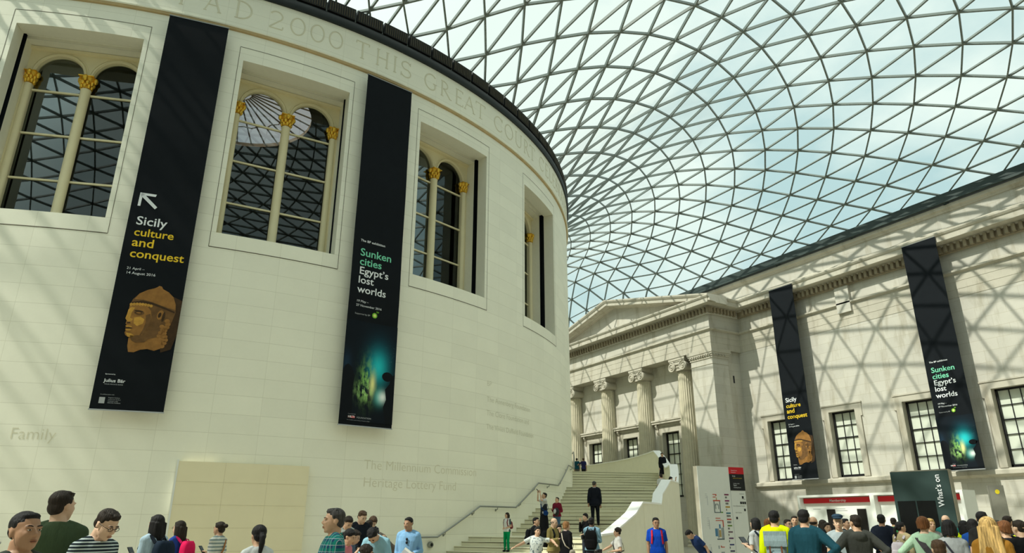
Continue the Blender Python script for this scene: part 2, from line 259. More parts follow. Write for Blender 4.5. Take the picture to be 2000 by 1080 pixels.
LAT = """0:-31:-214,4603 91,4603 396,4603 701,4603 1006,4603 1311,4603 1616,4603 1921,4603 2226,4603 2531,4603 2836,4603 3141,4603 3446,4602 3660,4512 3660,4208 3660,3905 3660,3601 3660,3297 3660,2994 3660,2690 3660,2387 3660,2083 3660,1779 3660,1476 3660,1172 3660,869 3660,565 3660,261 3660,-42 3660,-346 3660,-649 3660,-953 3660,-1257 3660,-1560 3660,-1864 3660,-2167 3660,-2471 3660,-2775 3660,-3078 3660,-3382 3660,-3685 3660,-3989 3660,-4292 3660,-4596 3660,-4900 3569,-5112 3264,-5113 2959,-5113 2654,-5113 2349,-5113 2044,-5113 1739,-5113 1434,-5113 1129,-5113 824,-5113 519,-5113 214,-5113 -91,-5113
1:-30:-58,4580 235,4580 528,4579 821,4578 1113,4576 1406,4574 1697,4570 1988,4565 2277,4558 2562,4548 2842,4531 3106,4497 3320,4413 3445,4240 3498,3993 3526,3720 3545,3435 3558,3144 3568,2846 3575,2544 3578,2237 3578,1926 3574,1612 3567,1295 3559,980 3552,671 3548,372 3549,82 3578,-218 3601,-526 3613,-832 3616,-1146 3616,-1445 3615,-1742 3609,-2045 3603,-2351 3598,-2643 3587,-2944 3574,-3239 3557,-3537 3537,-3829 3516,-4115 3490,-4393 3448,-4651 3358,-4859 3179,-4977 2929,-5023 2653,-5042 2370,-5053 2082,-5059 1793,-5064 1503,-5067 1212,-5068 921,-5070 630,-5070 339,-5070 47,-5070 -244,-5070
2:-30:-196,4556 85,4557 366,4556 647,4554 928,4551 1208,4547 1486,4540 1763,4532 2037,4520 2307,4502 2568,4475 2813,4431 3027,4355 3193,4228 3296,4037 3363,3807 3408,3551 3440,3279 3464,2994 3480,2698 3490,2393 3494,2079 3490,1758 3481,1431 3467,1102 3455,780 3448,473 3455,184 3490,-111 3522,-404 3546,-705 3556,-1013 3561,-1318 3560,-1613 3551,-1913 3543,-2215 3529,-2513 3515,-2811 3493,-3107 3464,-3394 3429,-3679 3390,-3953 3344,-4213 3283,-4452 3194,-4657 3056,-4810 2857,-4900 2623,-4951 2368,-4980 2102,-4998 1831,-5009 1557,-5016 1281,-5021 1005,-5024 727,-5026 450,-5027 172,-5027 -106,-5027
3:-29:-52,4532 217,4532 486,4530 754,4526 1022,4520 1288,4512 1552,4501 1813,4485 2068,4463 2315,4431 2548,4384 2760,4313 2939,4208 3076,4057 3174,3865 3247,3641 3301,3394 3341,3126 3371,2843 3391,2545 3402,2234 3404,1911 3397,1578 3383,1239 3366,902 3356,577 3364,275 3400,0 3438,-288 3466,-578 3484,-876 3493,-1176 3495,-1474 3487,-1772 3476,-2069 3458,-2366 3436,-2666 3409,-2962 3374,-3252 3329,-3534 3276,-3802 3216,-4052 3144,-4281 3053,-4482 2931,-4646 2768,-4764 2568,-4842 2343,-4892 2102,-4925 1851,-4946 1595,-4960 1335,-4969 1073,-4975 810,-4979 547,-4981 283,-4982 19,-4982 -245,-4980
4:-29:-178,4505 79,4506 336,4504 593,4500 848,4494 1102,4484 1354,4471 1602,4453 1845,4428 2080,4394 2304,4347 2511,4280 2695,4188 2848,4063 2970,3901 3066,3707 3141,3486 3199,3240 3244,2973 3277,2687 3299,2384 3309,2065 3309,1733 3299,1389 3284,1041 3271,699 3270,379 3307,106 3347,-165 3380,-445 3401,-739 3414,-1031 3418,-1324 3413,-1624 3403,-1919 3383,-2215 3355,-2516 3322,-2811 3281,-3102 3231,-3386 3169,-3655 3099,-3902 3020,-4125 2927,-4323 2813,-4491 2670,-4624 2497,-4722 2299,-4791 2083,-4839 1854,-4872 1616,-4895 1373,-4910 1127,-4920 879,-4927 630,-4932 380,-4934 129,-4935 -121,-4934
5:-28:-46,4477 199,4476 443,4473 687,4466 929,4456 1168,4442 1405,4422 1636,4396 1860,4361 2075,4314 2277,4252 2460,4168 2622,4059 2758,3921 2871,3752 2963,3556 3038,3334 3098,3086 3145,2816 3179,2525 3201,2216 3210,1889 3210,1548 3201,1196 3191,844 3189,508 3210,211 3251,-49 3287,-316 3311,-597 3325,-886 3331,-1175 3332,-1468 3320,-1766 3297,-2061 3267,-2359 3231,-2652 3185,-2943 3131,-3228 3064,-3505 2988,-3755 2904,-3977 2810,-4173 2700,-4343 2570,-4484 2417,-4596 2241,-4681 2047,-4743 1839,-4788 1621,-4820 1396,-4843 1166,-4859 933,-4870 698,-4877 462,-4882 226,-4884 -10,-4884 -246,-4881
6:-28:-160,4445 73,4446 306,4443 537,4437 768,4427 996,4412 1220,4392 1441,4365 1655,4330 1861,4284 2056,4225 2237,4148 2400,4051 2545,3929 2668,3781 2773,3607 2862,3407 2935,3180 2995,2928 3041,2652 3075,2356 3097,2041 3107,1708 3108,1361 3105,1007 3105,660 3117,332 3153,69 3189,-189 3214,-460 3227,-739 3232,-1024 3236,-1310 3227,-1603 3205,-1899 3172,-2193 3132,-2486 3084,-2776 3028,-3060 2959,-3340 2877,-3605 2792,-3827 2697,-4024 2591,-4197 2469,-4344 2330,-4466 2173,-4563 1998,-4637 1810,-4693 1610,-4735 1403,-4766 1190,-4789 973,-4805 753,-4816 531,-4824 309,-4828 86,-4829 -136,-4828
7:-27:-40,4412 180,4411 400,4406 619,4397 835,4382 1049,4362 1258,4335 1463,4300 1660,4255 1847,4198 2024,4127 2186,4038 2333,3928 2463,3796 2576,3641 2674,3460 2758,3254 2829,3022 2887,2764 2932,2483 2966,2182 2987,1862 3000,1526 3005,1179 3011,832 3025,502 3052,207 3084,-51 3107,-314 3121,-587 3129,-866 3129,-1152 3119,-1439 3101,-1730 3069,-2023 3026,-2315 2978,-2602 2920,-2887 2850,-3166 2768,-3433 2680,-3668 2586,-3871 2483,-4048 2368,-4201 2240,-4331 2097,-4437 1939,-4523 1768,-4589 1586,-4641 1396,-4680 1199,-4710 998,-4732 793,-4748 586,-4759 378,-4766 169,-4770 -40,-4771 -248,-4768
8:-27:-141,4375 67,4376 275,4373 482,4364 687,4350 890,4331 1089,4304 1283,4270 1471,4226 1651,4172 1822,4104 1981,4021 2127,3921 2259,3801 2376,3660 2480,3497 2571,3310 2650,3096 2717,2856 2773,2593 2817,2308 2850,2004 2873,1682 2889,1348 2901,1008 2917,677 2939,366 2969,83 2997,-172 3011,-437 3019,-714 3012,-998 3001,-1278 2983,-1562 2951,-1852 2912,-2140 2861,-2426 2802,-2708 2735,-2986 2656,-3253 2568,-3495 2475,-3708 2375,-3893 2266,-4053 2146,-4190 2015,-4305 1871,-4400 1716,-4476 1550,-4537 1376,-4585 1195,-4622 1009,-4650 819,-4672 627,-4687 433,-4698 237,-4705 42,-4708 -153,-4707
9:-27:-230,4333 -34,4337 162,4336 357,4329 551,4317 743,4298 932,4272 1116,4239 1295,4197 1467,4144 1631,4080 1785,4002 1928,3908 2059,3797 2178,3668 2284,3518 2379,3347 2463,3152 2537,2930 2600,2685 2653,2417 2696,2130 2730,1825 2755,1506 2775,1177 2793,849 2814,532 2839,236 2864,-39 2882,-304 2892,-572 2889,-843 2871,-1124 2848,-1403 2820,-1684 2778,-1968 2733,-2248 2677,-2529 2612,-2802 2536,-3068 2453,-3314 2362,-3535 2266,-3728 2162,-3896 2049,-4041 1928,-4165 1796,-4268 1654,-4354 1503,-4423 1345,-4479 1179,-4524 1008,-4559 833,-4587 655,-4607 474,-4623 293,-4633 111,-4639 -71,-4641
10:-26:-123,4294 61,4296 245,4292 428,4281 609,4264 787,4240 961,4208 1131,4167 1295,4116 1451,4054 1600,3980 1738,3891 1867,3788 1984,3667 2091,3528 2186,3370 2272,3190 2350,2986 2419,2758 2479,2508 2529,2238 2571,1951 2605,1648 2632,1333 2656,1013 2677,697 2699,392 2719,103 2735,-173 2743,-445 2743,-715 2723,-988 2701,-1260 2670,-1534 2632,-1807 2590,-2075 2540,-2348 2477,-2619 2409,-2882 2331,-3129 2246,-3354 2153,-3555 2055,-3732 1949,-3885 1836,-4016 1715,-4128 1585,-4222 1448,-4300 1303,-4364 1152,-4416 995,-4458 834,-4492 670,-4519 503,-4539 335,-4554 166,-4564 -3,-4569 -171,-4569
11:-26:-200,4247 -28,4253 144,4252 316,4244 486,4228 654,4206 819,4175 979,4136 1135,4087 1284,4027 1426,3956 1559,3872 1683,3774 1798,3660 1903,3529 1998,3381 2084,3214 2162,3025 2233,2814 2297,2581 2354,2328 2402,2058 2444,1772 2478,1473 2506,1165 2531,854 2552,549 2569,252 2581,-35 2585,-317 2577,-597 2554,-877 2529,-1142 2512,-1398 2475,-1658 2437,-1915 2391,-2176 2337,-2436 2272,-2693 2204,-2940 2124,-3168 2038,-3375 1945,-3559 1846,-3719 1741,-3858 1629,-3978 1510,-4080 1385,-4166 1252,-4238 1114,-4298 971,-4348 824,-4388 673,-4421 520,-4447 365,-4467 209,-4481 53,-4490 -103,-4494
12:-25:-106,4206 55,4208 216,4203 376,4191 533,4170 688,4142 840,4104 987,4058 1128,4000 1263,3932 1391,3851 1510,3757 1621,3648 1723,3524 1815,3384 1900,3227 1977,3051 2048,2854 2114,2636 2174,2400 2228,2147 2274,1879 2315,1597 2349,1303 2377,1002 2400,701 2417,403 2427,111 2429,-176 2418,-463 2394,-749 2357,-1032 2336,-1278 2311,-1518 2277,-1763 2240,-2007 2190,-2256 2135,-2504 2072,-2744 2000,-2977 1920,-3188 1833,-3378 1741,-3545 1643,-3692 1539,-3819 1430,-3928 1315,-4022 1194,-4102 1068,-4169 938,-4226 803,-4274 666,-4313 525,-4345 383,-4371 240,-4390 96,-4404 -48,-4411 -191,-4414
13:-25:-172,4155 -22,4162 127,4160 276,4151 424,4133 570,4107 712,4072 850,4028 984,3973 1112,3907 1233,3830 1347,3739 1454,3635 1552,3517 1642,3383 1724,3233 1799,3066 1869,2881 1934,2677 1995,2457 2052,2220 2102,1968 2147,1703 2186,1426 2218,1138 2244,846 2263,554 2274,263 2277,-25 2268,-311 2247,-596 2217,-877 2186,-1142 2158,-1376 2130,-1605 2096,-1839 2053,-2074 1999,-2313 1942,-2549 1876,-2780 1800,-2995 1720,-3189 1634,-3362 1543,-3516 1447,-3650 1346,-3766 1240,-3868 1130,-3955 1015,-4030 896,-4094 773,-4149 648,-4196 520,-4234 390,-4266 259,-4291 127,-4310 -5,-4322 -136,-4329
14:-25:-228,4101 -89,4112 50,4115 189,4109 326,4095 462,4072 596,4039 726,3998 851,3946 972,3883 1087,3808 1196,3721 1298,3621 1392,3507 1478,3379 1558,3235 1630,3075 1697,2900 1761,2708 1821,2500 1879,2278 1932,2043 1980,1794 2022,1534 2059,1262 2088,982 2110,699 2124,415 2128,131 2123,-150 2108,-430 2084,-704 2056,-967 2027,-1208 1999,-1433 1968,-1659 1924,-1887 1875,-2114 1818,-2347 1756,-2576 1684,-2793 1609,-2990 1529,-3170 1443,-3330 1353,-3471 1259,-3594 1162,-3702 1060,-3797 955,-3880 847,-3951 736,-4014 621,-4068 505,-4113 387,-4152 267,-4183 147,-4208 27,-4226 -93,-4238 -213,-4243
15:-24:-145,4059 -17,4066 112,4065 240,4054 366,4035 491,4006 612,3967 730,3918 844,3858 952,3787 1055,3704 1152,3608 1242,3499 1325,3375 1402,3237 1471,3083 1536,2915 1597,2732 1655,2536 1712,2326 1766,2105 1816,1873 1861,1629 1900,1373 1933,1108 1958,837 1975,563
15:6:1956,-524 1933,-781 1907,-1023 1881,-1250 1852,-1468 1817,-1684 1767,-1905 1707,-2131 1647,-2354 1579,-2573 1506,-2778 1429,-2965 1347,-3132 1261,-3281 1173,-3411 1081,-3526 987,-3628 891,-3718 792,-3797 691,-3868 587,-3929 482,-3982 375,-4028 266,-4066 157,-4098 48,-4122 -61,-4139 -170,-4150
16:-24:-191,4003 -73,4015 45,4018 163,4012 281,3997 396,3971 510,3936 620,3891 726,3834 829,3767 926,3688 1017,3596 1103,3491 1182,3372 1256,3239 1323,3092 1385,2930 1443,2755 1499,2567 1554,2369 1607,2161 1658,1943 1704,1714 1745,1474 1780,1225 1808,968
16:9:1767,-1058 1742,-1272 1713,-1480 1677,-1686 1616,-1901 1553,-2119 1487,-2338 1417,-2548 1338,-2743 1257,-2921 1173,-3079 1087,-3217 1001,-3339 913,-3447 824,-3544 733,-3632 640,-3710 546,-3780 451,-3841 354,-3895 256,-3940 158,-3979 59,-4010 -40,-4034 -138,-4050 -236,-4059
17:-24:-228,3943 -120,3961 -11,3970 97,3968 206,3957 313,3936 418,3905 520,3863 620,3811 715,3747 806,3672 893,3585 974,3484 1050,3371 1120,3244 1185,3103 1244,2948 1300,2780 1353,2599 1406,2411 1457,2214 1507,2008 1553,1793 1594,1567 1631,1333
17:11:1607,-1278 1575,-1477 1530,-1676 1474,-1879 1414,-2083 1340,-2296 1259,-2502 1177,-2691 1092,-2862 1007,-3010 923,-3139 839,-3254 755,-3359 670,-3454 586,-3541 500,-3619 414,-3689 326,-3751 238,-3805 150,-3851 61,-3890 -28,-3921 -117,-3944 -204,-3959
18:-23:-157,3905 -58,3919 41,3923 140,3916 239,3900 336,3873 431,3836 523,3788 612,3728 697,3658 778,3575 855,3480 927,3372 994,3251 1056,3116 1113,2968 1167,2808 1217,2635 1267,2454 1316,2267 1364,2072 1408,1868 1450,1655 1487,1434
18:13:1437,-1461 1391,-1651 1338,-1840 1278,-2030 1203,-2236 1113,-2437 1023,-2626 933,-2790 849,-2927 767,-3049 686,-3161 607,-3265 528,-3360 450,-3448 371,-3527 292,-3598 213,-3661 134,-3715 54,-3762 -25,-3800 -104,-3830 -182,-3852
19:-23:-186,3847 -96,3866 -6,3875 85,3874 175,3863 264,3841 351,3808 436,3764 519,3710 598,3644 674,3566 745,3476 813,3374 876,3259 935,3131 990,2991 1042,2839 1091,2675 1138,2502 1184,2322 1228,2136 1271,1942 1312,1740 1348,1530
19:15:1255,-1614 1202,-1793 1138,-1976 1064,-2160 969,-2365 869,-2555 782,-2699 699,-2829 619,-2949 543,-3063 469,-3168 396,-3266 325,-3355 253,-3435 182,-3507 111,-3571 40,-3625 -30,-3672 -100,-3710 -170,-3739 -238,-3760
20:-23:-207,3786 -126,3812 -44,3827 38,3831 119,3824 200,3807 280,3780 358,3741 434,3691 508,3630 578,3558 645,3474 708,3377 768,3269 824,3148 876,3015 925,2871 971,2716 1016,2551 1059,2379 1101,2200 1142,2014 1180,1822 1216,1623
20:17:1062,-1743 995,-1918 914,-2099 825,-2275 725,-2452 639,-2594 557,-2725 481,-2849 409,-2965 341,-3074 275,-3173 210,-3264 146,-3345 83,-3418 20,-3482 -43,-3536 -104,-3583 -165,-3620 -225,-3648
21:-23:-219,3724 -147,3756 -74,3776 -1,3786 73,3785 146,3774 219,3751 290,3718 359,3673 426,3618 491,3550 553,3472 611,3381 667,3279 719,3165 769,3040 815,2903 859,2756 901,2600 941,2435 980,2264 1018,2086 1055,1902 1089,1712
21:19:848,-1860 766,-2029 677,-2194 590,-2345 500,-2491 420,-2626 350,-2754 286,-2873 224,-2983 165,-3084 107,-3175 50,-3257 -6,-3330 -61,-3394 -116,-3449 -169,-3494 -221,-3530
22:-23:-225,3660 -161,3698 -96,3725 -31,3740 35,3745 100,3739 165,3722 230,3694 292,3655 353,3605 412,3543 469,3470 523,3386 574,3290 623,3183 668,3065 712,2936 753,2797 792,2648 830,2491 866,2328 902,2157 936,1981 968,1800
22:21:620,-1960 534,-2113 448,-2259 362,-2399 294,-2537 231,-2667 172,-2787 117,-2897 64,-2998 12,-3090 -38,-3172 -86,-3245 -133,-3309 -179,-3363 -224,-3407
23:-23:-224,3595 -168,3639 -111,3672 -54,3694 4,3704 63,3704 120,3693 178,3670 234,3637 288,3592 341,3536 393,3469 442,3391 488,3301 533,3201 575,3089 615,2968 653,2836 689,2695 724,2546 758,2390 790,2227 822,2058 852,1884
23:23:395,-2040 315,-2183 242,-2323 178,-2458 121,-2587 68,-2706 19,-2816 -28,-2917 -73,-3009 -116,-3091 -157,-3163 -196,-3226 -234,-3278
24:-23:-216,3529 -168,3579 -119,3618 -69,3646 -18,3662 32,3668 83,3662 133,3646 183,3618 231,3579 278,3529 324,3468 368,3395 410,3312 450,3218 488,3113 524,2999 559,2874 592,2741 624,2599 654,2450 684,2294 713,2132 741,1966
24:25:193,-2115 128,-2253 71,-2386 19,-2512 -28,-2631 -71,-2740 -112,-2840 -150,-2931 -185,-3012 -219,-3083
25:-24:-241,3395 -202,3462 -161,3519 -120,3564 -77,3597 -34,3620 10,3631 53,3632 96,3621 139,3599 181,3566 223,3521 262,3466 301,3400 338,3323 373,3235 407,3137 439,3029 470,2911 500,2785 529,2650 556,2508 583,2359 609,2204 634,2045
25:26:79,-2052 21,-2188 -30,-2319 -76,-2443 -117,-2559 -154,-2668 -188,-2767 -219,-2856 -247,-2936
26:-25:-245,3238 -214,3322 -182,3395 -148,3457 -114,3508 -78,3548 -43,3577 -6,3594 30,3600 67,3595 103,3579 139,3552 174,3514 208,3464 241,3404 273,3333 303,3251 332,3160 361,3058 387,2947 413,2827 438,2699 463,2564 486,2421 509,2273 532,2120 553,1963
26:28:-80,-2125 -125,-2254 -165,-2377 -200,-2492 -230,-2599
27:-26:-229,3060 -206,3160 -181,3249 -156,3328 -129,3396 -102,3453 -73,3499 -44,3533 -15,3557 15,3569 44,3570 74,3559 103,3538 132,3506 160,3462 187,3408 214,3343 239,3267 264,3182 287,3086 310,2981 332,2868 353,2746 374,2617 394,2481 414,2340 433,2193 452,2042
27:29:-177,-2065 -216,-2193 -248,-2314
28:-30:-242,2467 -227,2607 -211,2739 -195,2863 -179,2977 -161,3082 -143,3176 -124,3261 -104,3334 -83,3397 -62,3448 -40,3489 -17,3518 6,3537 29,3543 52,3539 74,3524 97,3497 119,3459 140,3411 161,3352 181,3282 200,3203 219,3113 237,3014 255,2907 272,2791 289,2668 305,2539 322,2403 338,2262 354,2117
29:-32:-188,2065 -177,2220 -167,2370 -156,2513 -146,2648 -135,2776 -123,2894 -111,3004 -99,3103 -86,3193 -72,3272 -58,3340 -44,3398 -28,3445 -13,3480 3,3504 20,3517 36,3519 52,3509 68,3488 84,3456 99,3414 114,3360 129,3297 143,3223 156,3139 170,3046 183,2944 195,2834 208,2717 221,2593 234,2463 247,2328 260,2188 273,2045
29:50:-248,-2665 -233,-2589 -219,-2503 -207,-2406 -197,-2299 -189,-2183 -184,-2057"""

# ------------------------------------------------------------ glass roof
def eta(x, y):
    b, c, d, a = 36.6, 46.025, 51.125, 22.25; r = max(math.hypot(x, y), 1e-3)
    num = (1-x/b)*(1+x/b)*(1-y/c)*(1+y/d); den = (1-a*x/r/b)*(1+a*x/r/b)*(1-a*y/r/c)*(1+a*y/r/d)
    return num/den
def roof_z(x, y):
    e = min(max(eta(x, y), 0.), 1.06); return 20.05 + 1.65*e + 4*e*(1-e)*4.9
def roof_n(x, y):
    h = .05; gx = (roof_z(x+h, y)-roof_z(x-h, y))/(2*h); gy = (roof_z(x, y+h)-roof_z(x, y-h))/(2*h)
    return Vector((-gx, -gy, 1)).normalized()
nodes = {}
for ln in LAT.split('\n'):
    j, b, pts = ln.split(':')
    for k, q in enumerate(pts.split(' ')):
        x, y = q.split(','); nodes[(int(b)+k, int(j))] = (int(x)/100, int(y)/100)
ceiling = empty('ceiling', (0,0,0), kind='structure'); tag(ceiling, 'glass and steel lattice roof over the court', 'roof')
mb = MB()
def inside(p): return p[0] >= 0 and math.hypot(*p) >= 22.25 and abs(p[0]) <= 36.61 and -51.2 <= p[1] <= 46.1
def seg(p, q):
    if not inside(p) and not inside(q): return
    if not inside(p): p, q = q, p
    if not inside(q):
        lo, hi = 0., 1.
        for _ in range(18):
            m = (lo+hi)/2; mm = (p[0]+(q[0]-p[0])*m, p[1]+(q[1]-p[1])*m)
            if inside(mm): lo = m
            else: hi = m
        q = (p[0]+(q[0]-p[0])*lo, p[1]+(q[1]-p[1])*lo)
    if math.hypot(p[0]-q[0], p[1]-q[1]) < .03: return
    n = roof_n((p[0]+q[0])/2, (p[1]+q[1])/2)
    for sx in (1, -1):
        mb.beam((p[0]*sx, p[1], roof_z(*p)), (q[0]*sx, q[1], roof_z(*q)), .078, .15, (n.x*sx, n.y, n.z))
for (b, j), p in nodes.items():
    for nb in ((b+1, j+1), (b, j+1), (b+1, j)):
        if nb == (b+1, j) and j == 0: continue
        if nb in nodes:
            q = nodes[nb]
            if math.hypot(p[0]-q[0], p[1]-q[1]) < 7: seg(p, q)
mb.build('steel_lattice', M['steel'], ceiling)
g = NT('fritted_roof_glass'); tr = g.node('ShaderNodeBsdfTransparent'); tr.inputs[0].default_value = (.85, .90, .87, 1)
gl = g.node('ShaderNodeBsdfGlossy'); gl.inputs['Roughness'].default_value = .08; gl.inputs[0].default_value = (.9, 1, .97, 1)
ms = g.node('ShaderNodeMixShader'); lw = g.node('ShaderNodeLayerWeight'); lw.inputs[0].default_value = .12
g.link(g.math('MULTIPLY', lw.outputs['Fresnel'], .12), ms.inputs[0]); g.link(tr.outputs[0], ms.inputs[1]); g.link(gl.outputs[0], ms.inputs[2]); g.link(ms.outputs[0], g.out.inputs['Surface'])
M['roof_glass'] = g.m
mb = MB(); NA, NR = 200, 26; vs = []
for i in range(NA):
    a = 2*pi*i/NA; c, s = math.cos(a), math.sin(a)
    rm = min(WX/abs(c) if abs(c) > 1e-6 else 1e9, (46.02 if s > 0 else 51.12)/abs(s) if abs(s) > 1e-6 else 1e9)
    for k in range(NR+1):
        t = k/NR; t = t + .25*math.sin(2*pi*t)/(2*pi)*-1; r = 22.25+(rm-22.25)*t; x, y = r*c, r*s; n = roof_n(x*.999, y*.999)
        vs.append(Vector((x, y, roof_z(x, y)+.11)))
fs = [(i*(NR+1)+k, ((i+1) % NA)*(NR+1)+k, ((i+1) % NA)*(NR+1)+k+1, i*(NR+1)+k+1) for i in range(NA) for k in range(NR)]
mb.add(vs, fs).build('roof_glazing', M['roof_glass'], ceiling, smooth=2)
mb = MB(); n = 96      # steel ring on the drum
mb.sweep([(-.18,21.4),(.1,21.4),(.1,21.75),(-.18,21.75)], [(22.25*math.cos(2*pi*i/n), 22.25*math.sin(2*pi*i/n), math.cos(2*pi*i/n), math.sin(2*pi*i/n)) for i in range(n+1)])
mb.build('steel_ring_beam', M['steel_dark'], ceiling)
mb = MB()
for x in (-1, 1):
    mb.box(min(x*36.25, x*36.85), max(x*36.25, x*36.85), -51.4, 46.3, 19.62, 20.12); mb.box(min(x*36.1, x*36.3), max(x*36.1, x*36.3), -51.2, 46.1, 19.5, 19.66)
mb.box(-36.8, 36.8, -51.4, -50.9, 19.62, 20.12); mb.box(-36.8, 36.8, 45.8, 46.3, 19.62, 20.12)
mb.build('edge_gutter_beam', M['steel_dark'], ceiling)
mb = MB()
for k in range(-16, 17):
    y = -9.53-3.036*k
    if -50 < y < 45 and k % 2 == 0: mb.box(36.32, 36.7, y-.09, y+.09, 19.40, 19.6)
mb.build('gutter_bearing', M['steel_dark'], ceiling)
# ------------------------------------------------------------ round reading room drum
wall = empty('wall_left', (0,0,0), kind='structure'); tag(wall, 'round pale limestone drum on the left', 'wall')
WC = [-18.3, -.3, 17.7, 35.7]; HA = math.degrees(math.asin(2.02/RD)); ZB, ZT = 10.86, 17.77
al = sorted(set([round(-180+.75*i, 3) for i in range(480)] + [c+s*HA for c in WC for s in (-1, 1)])); al = [a for i, a in enumerate(al) if i == 0 or a-al[i-1] > 1e-3]
zl = [FZ-.07, ZB, ZT, 18.95]
mb = MB(); vs = [cyl(a, z, RD) for a in al for z in zl]; fs = []
NZ = len(zl)
for i in range(len(al)):
    k = (i+1) % len(al); am = (al[i]+(al[k] if k else 180))/2
    for j in range(NZ-1):
        if j == 1 and any(abs(am-c) < HA for c in WC): continue
        fs.append((i*NZ+j, k*NZ+j, k*NZ+j+1, i*NZ+j+1))
mb.add(vs, fs).build('ashlar_facing', M['drum'], wall, smooth=2)
def ringsweep(prof, a0=-180, a1=180, step=1.0):
    n = max(2, int(abs(a1-a0)/step)); m = MB()
    m.sweep([(r-RD, z) for r, z in prof], [(RD*math.sin(rad(a0+(a1-a0)*i/n)), -RD*math.cos(rad(a0+(a1-a0)*i/n)), math.sin(rad(a0+(a1-a0)*i/n)), -math.cos(rad(a0+(a1-a0)*i/n))) for i in range(n+1)])
    return m
ringsweep([(23.0,18.93),(23.41,18.93),(23.41,18.96),(23.47,18.97),(23.47,19.05),(23.4,19.06),(23.0,19.06)]).build('ochre_string_course', M['ochre'], wall, smooth=1)
ringsweep([(23.0,19.05),(23.50,19.05),(23.52,19.09),(23.46,19.13),(23.46,20.62),(23.0,20.62)]).build('inscribed_frieze', M['drum'], wall, smooth=1)
ringsweep([(21.0,20.62),(23.54,20.62),(23.58,20.70),(23.54,21.00),(23.42,21.14),(21.0,21.14)]).build('dark_gutter_band', M['gutter'], wall, smooth=1)
# louvre boxes on the rim
for i in range(44):
    a = -42+3.0*i; m = MB(); F = frame(cyl(a, 21.14, 23.50), (math.cos(rad(a)), math.sin(rad(a)), 0), (math.sin(rad(a)), -math.cos(rad(a)), 0))
    m.box(-.575, .575, 0, .54, -.30, .02, F); b = m.build('louvre_box', M['louvre'], wall)
    m = MB()
    for k in range(11): m.box(-.52+.1*k, -.49+.1*k, .04, .46, .02, .045, F)
    m.build('louvre_slat', M['slat'], b)
m = MB()
for i in range(44):
    a = -42+3.0*i+1.5; F = frame(cyl(a, 21.14, 23.48), (math.cos(rad(a)), math.sin(rad(a)), 0), (math.sin(rad(a)), -math.cos(rad(a)), 0)); m.box(-.022, .022, -.02, .42, -.2, -.05, F)
m.build('louvre_clip', M['steel'], wall)
# ---- carved lettering
def arc(cx, cy, rx, ry, a0, a1, n=14): return [(cx+rx*math.cos(rad(a0+(a1-a0)*i/n)), cy+ry*math.sin(rad(a0+(a1-a0)*i/n))) for i in range(n+1)]
TK, TN = .105, .06
def V(x, w=TK): return [([(x,0),(x,1)], w), ([(x-.1,0),(x+.1,0)], TN*.8), ([(x-.1,1),(x+.1,1)], TN*.8)]
GL = {
 'A': [([(.06,0),(.42,1)],TN),([(.42,1),(.80,0)],TK),([(.19,.36),(.66,.36)],TN),([(0,0),(.16,0)],TN*.8),([(.7,0),(.9,0)],TN*.8)],
 'B': V(.14)+[(arc(.2,.76,.32,.24,90,-90),TK*.8),(arc(.2,.27,.4,.27,90,-90),TK*.8)],
 'C': [(arc(.5,.5,.45,.5,42,318,20),TK*.9),([(.86,.98),(.86,.74)],TN)],
 'D': V(.14)+[(arc(.25,.5,.55,.5,90,-90,18),TK*.9),([(.14,1),(.25,1)],TN),([(.14,0),(.25,0)],TN)],
 'E': V(.14)+[([(.14,1),(.62,1)],TN),([(.14,.52),(.52,.52)],TN),([(.14,0),(.66,0)],TN),([(.62,1),(.62,.86)],TN),([(.66,0),(.66,.14)],TN)],
 'G': [(arc(.5,.5,.45,.5,45,310,20),TK*.9),([(.82,.12),(.82,.44)],TK*.9),([(.66,.44),(.94,.44)],TN)],
 'H': V(.14)+V(.76)+[([(.14,.52),(.76,.52)],TN)], 'I': V(.14),
 'L': V(.14)+[([(.14,0),(.62,0)],TN),([(.62,0),(.62,.16)],TN)],
 'O': [(arc(.5,.5,.45,.5,0,360,26),TK*.9)], '0': [(arc(.45,.5,.40,.5,0,360,26),TK*.8)],
 'P': V(.14)+[(arc(.2,.73,.36,.27,90,-90),TK*.85),([(.14,1),(.2,1)],TN),([(.14,.46),(.2,.46)],TN)],
 'R': V(.14)+[(arc(.2,.75,.34,.25,90,-90),TK*.85),([(.28,.5),(.74,0)],TK),([(.68,0),(.86,0)],TN)],
 'S': [(arc(.34,.74,.26,.25,30,270,12),TK*.8),(arc(.34,.25,.29,.25,90,-150,12),TK*.8),([(.58,.98),(.58,.78)],TN),([(.06,.0),(.06,.22)],TN)],
 'T': [([(.42,0),(.42,1)],TK),([(.04,1),(.80,1)],TN),([(.04,1),(.04,.84)],TN),([(.80,1),(.80,.84)],TN),([(.3,0),(.54,0)],TN)],
 'U': [([(.14,1),(.14,.32)]+arc(.45,.32,.31,.32,180,360,12)+[(.76,.32),(.76,1)],TK*.8),([(.04,1),(.24,1)],TN),([(.66,1),(.86,1)],TN)],
 '2': [(arc(.38,.72,.32,.28,160,-30,12)+[(.08,.02)],TK*.8),([(.06,0),(.76,0)],TN*1.3),([(.76,0),(.78,.16)],TN)],
}
WID = {'I': .28, 'A': .9, 'O': 1., 'C': .95, 'G': .97, 'H': .9, 'S': .65, 'E': .7, 'L': .66, 'T': .84, 'U': .9, 'R': .86, 'P': .62, 'D': .85, 'B': .65, '0': .9, '2': .82}
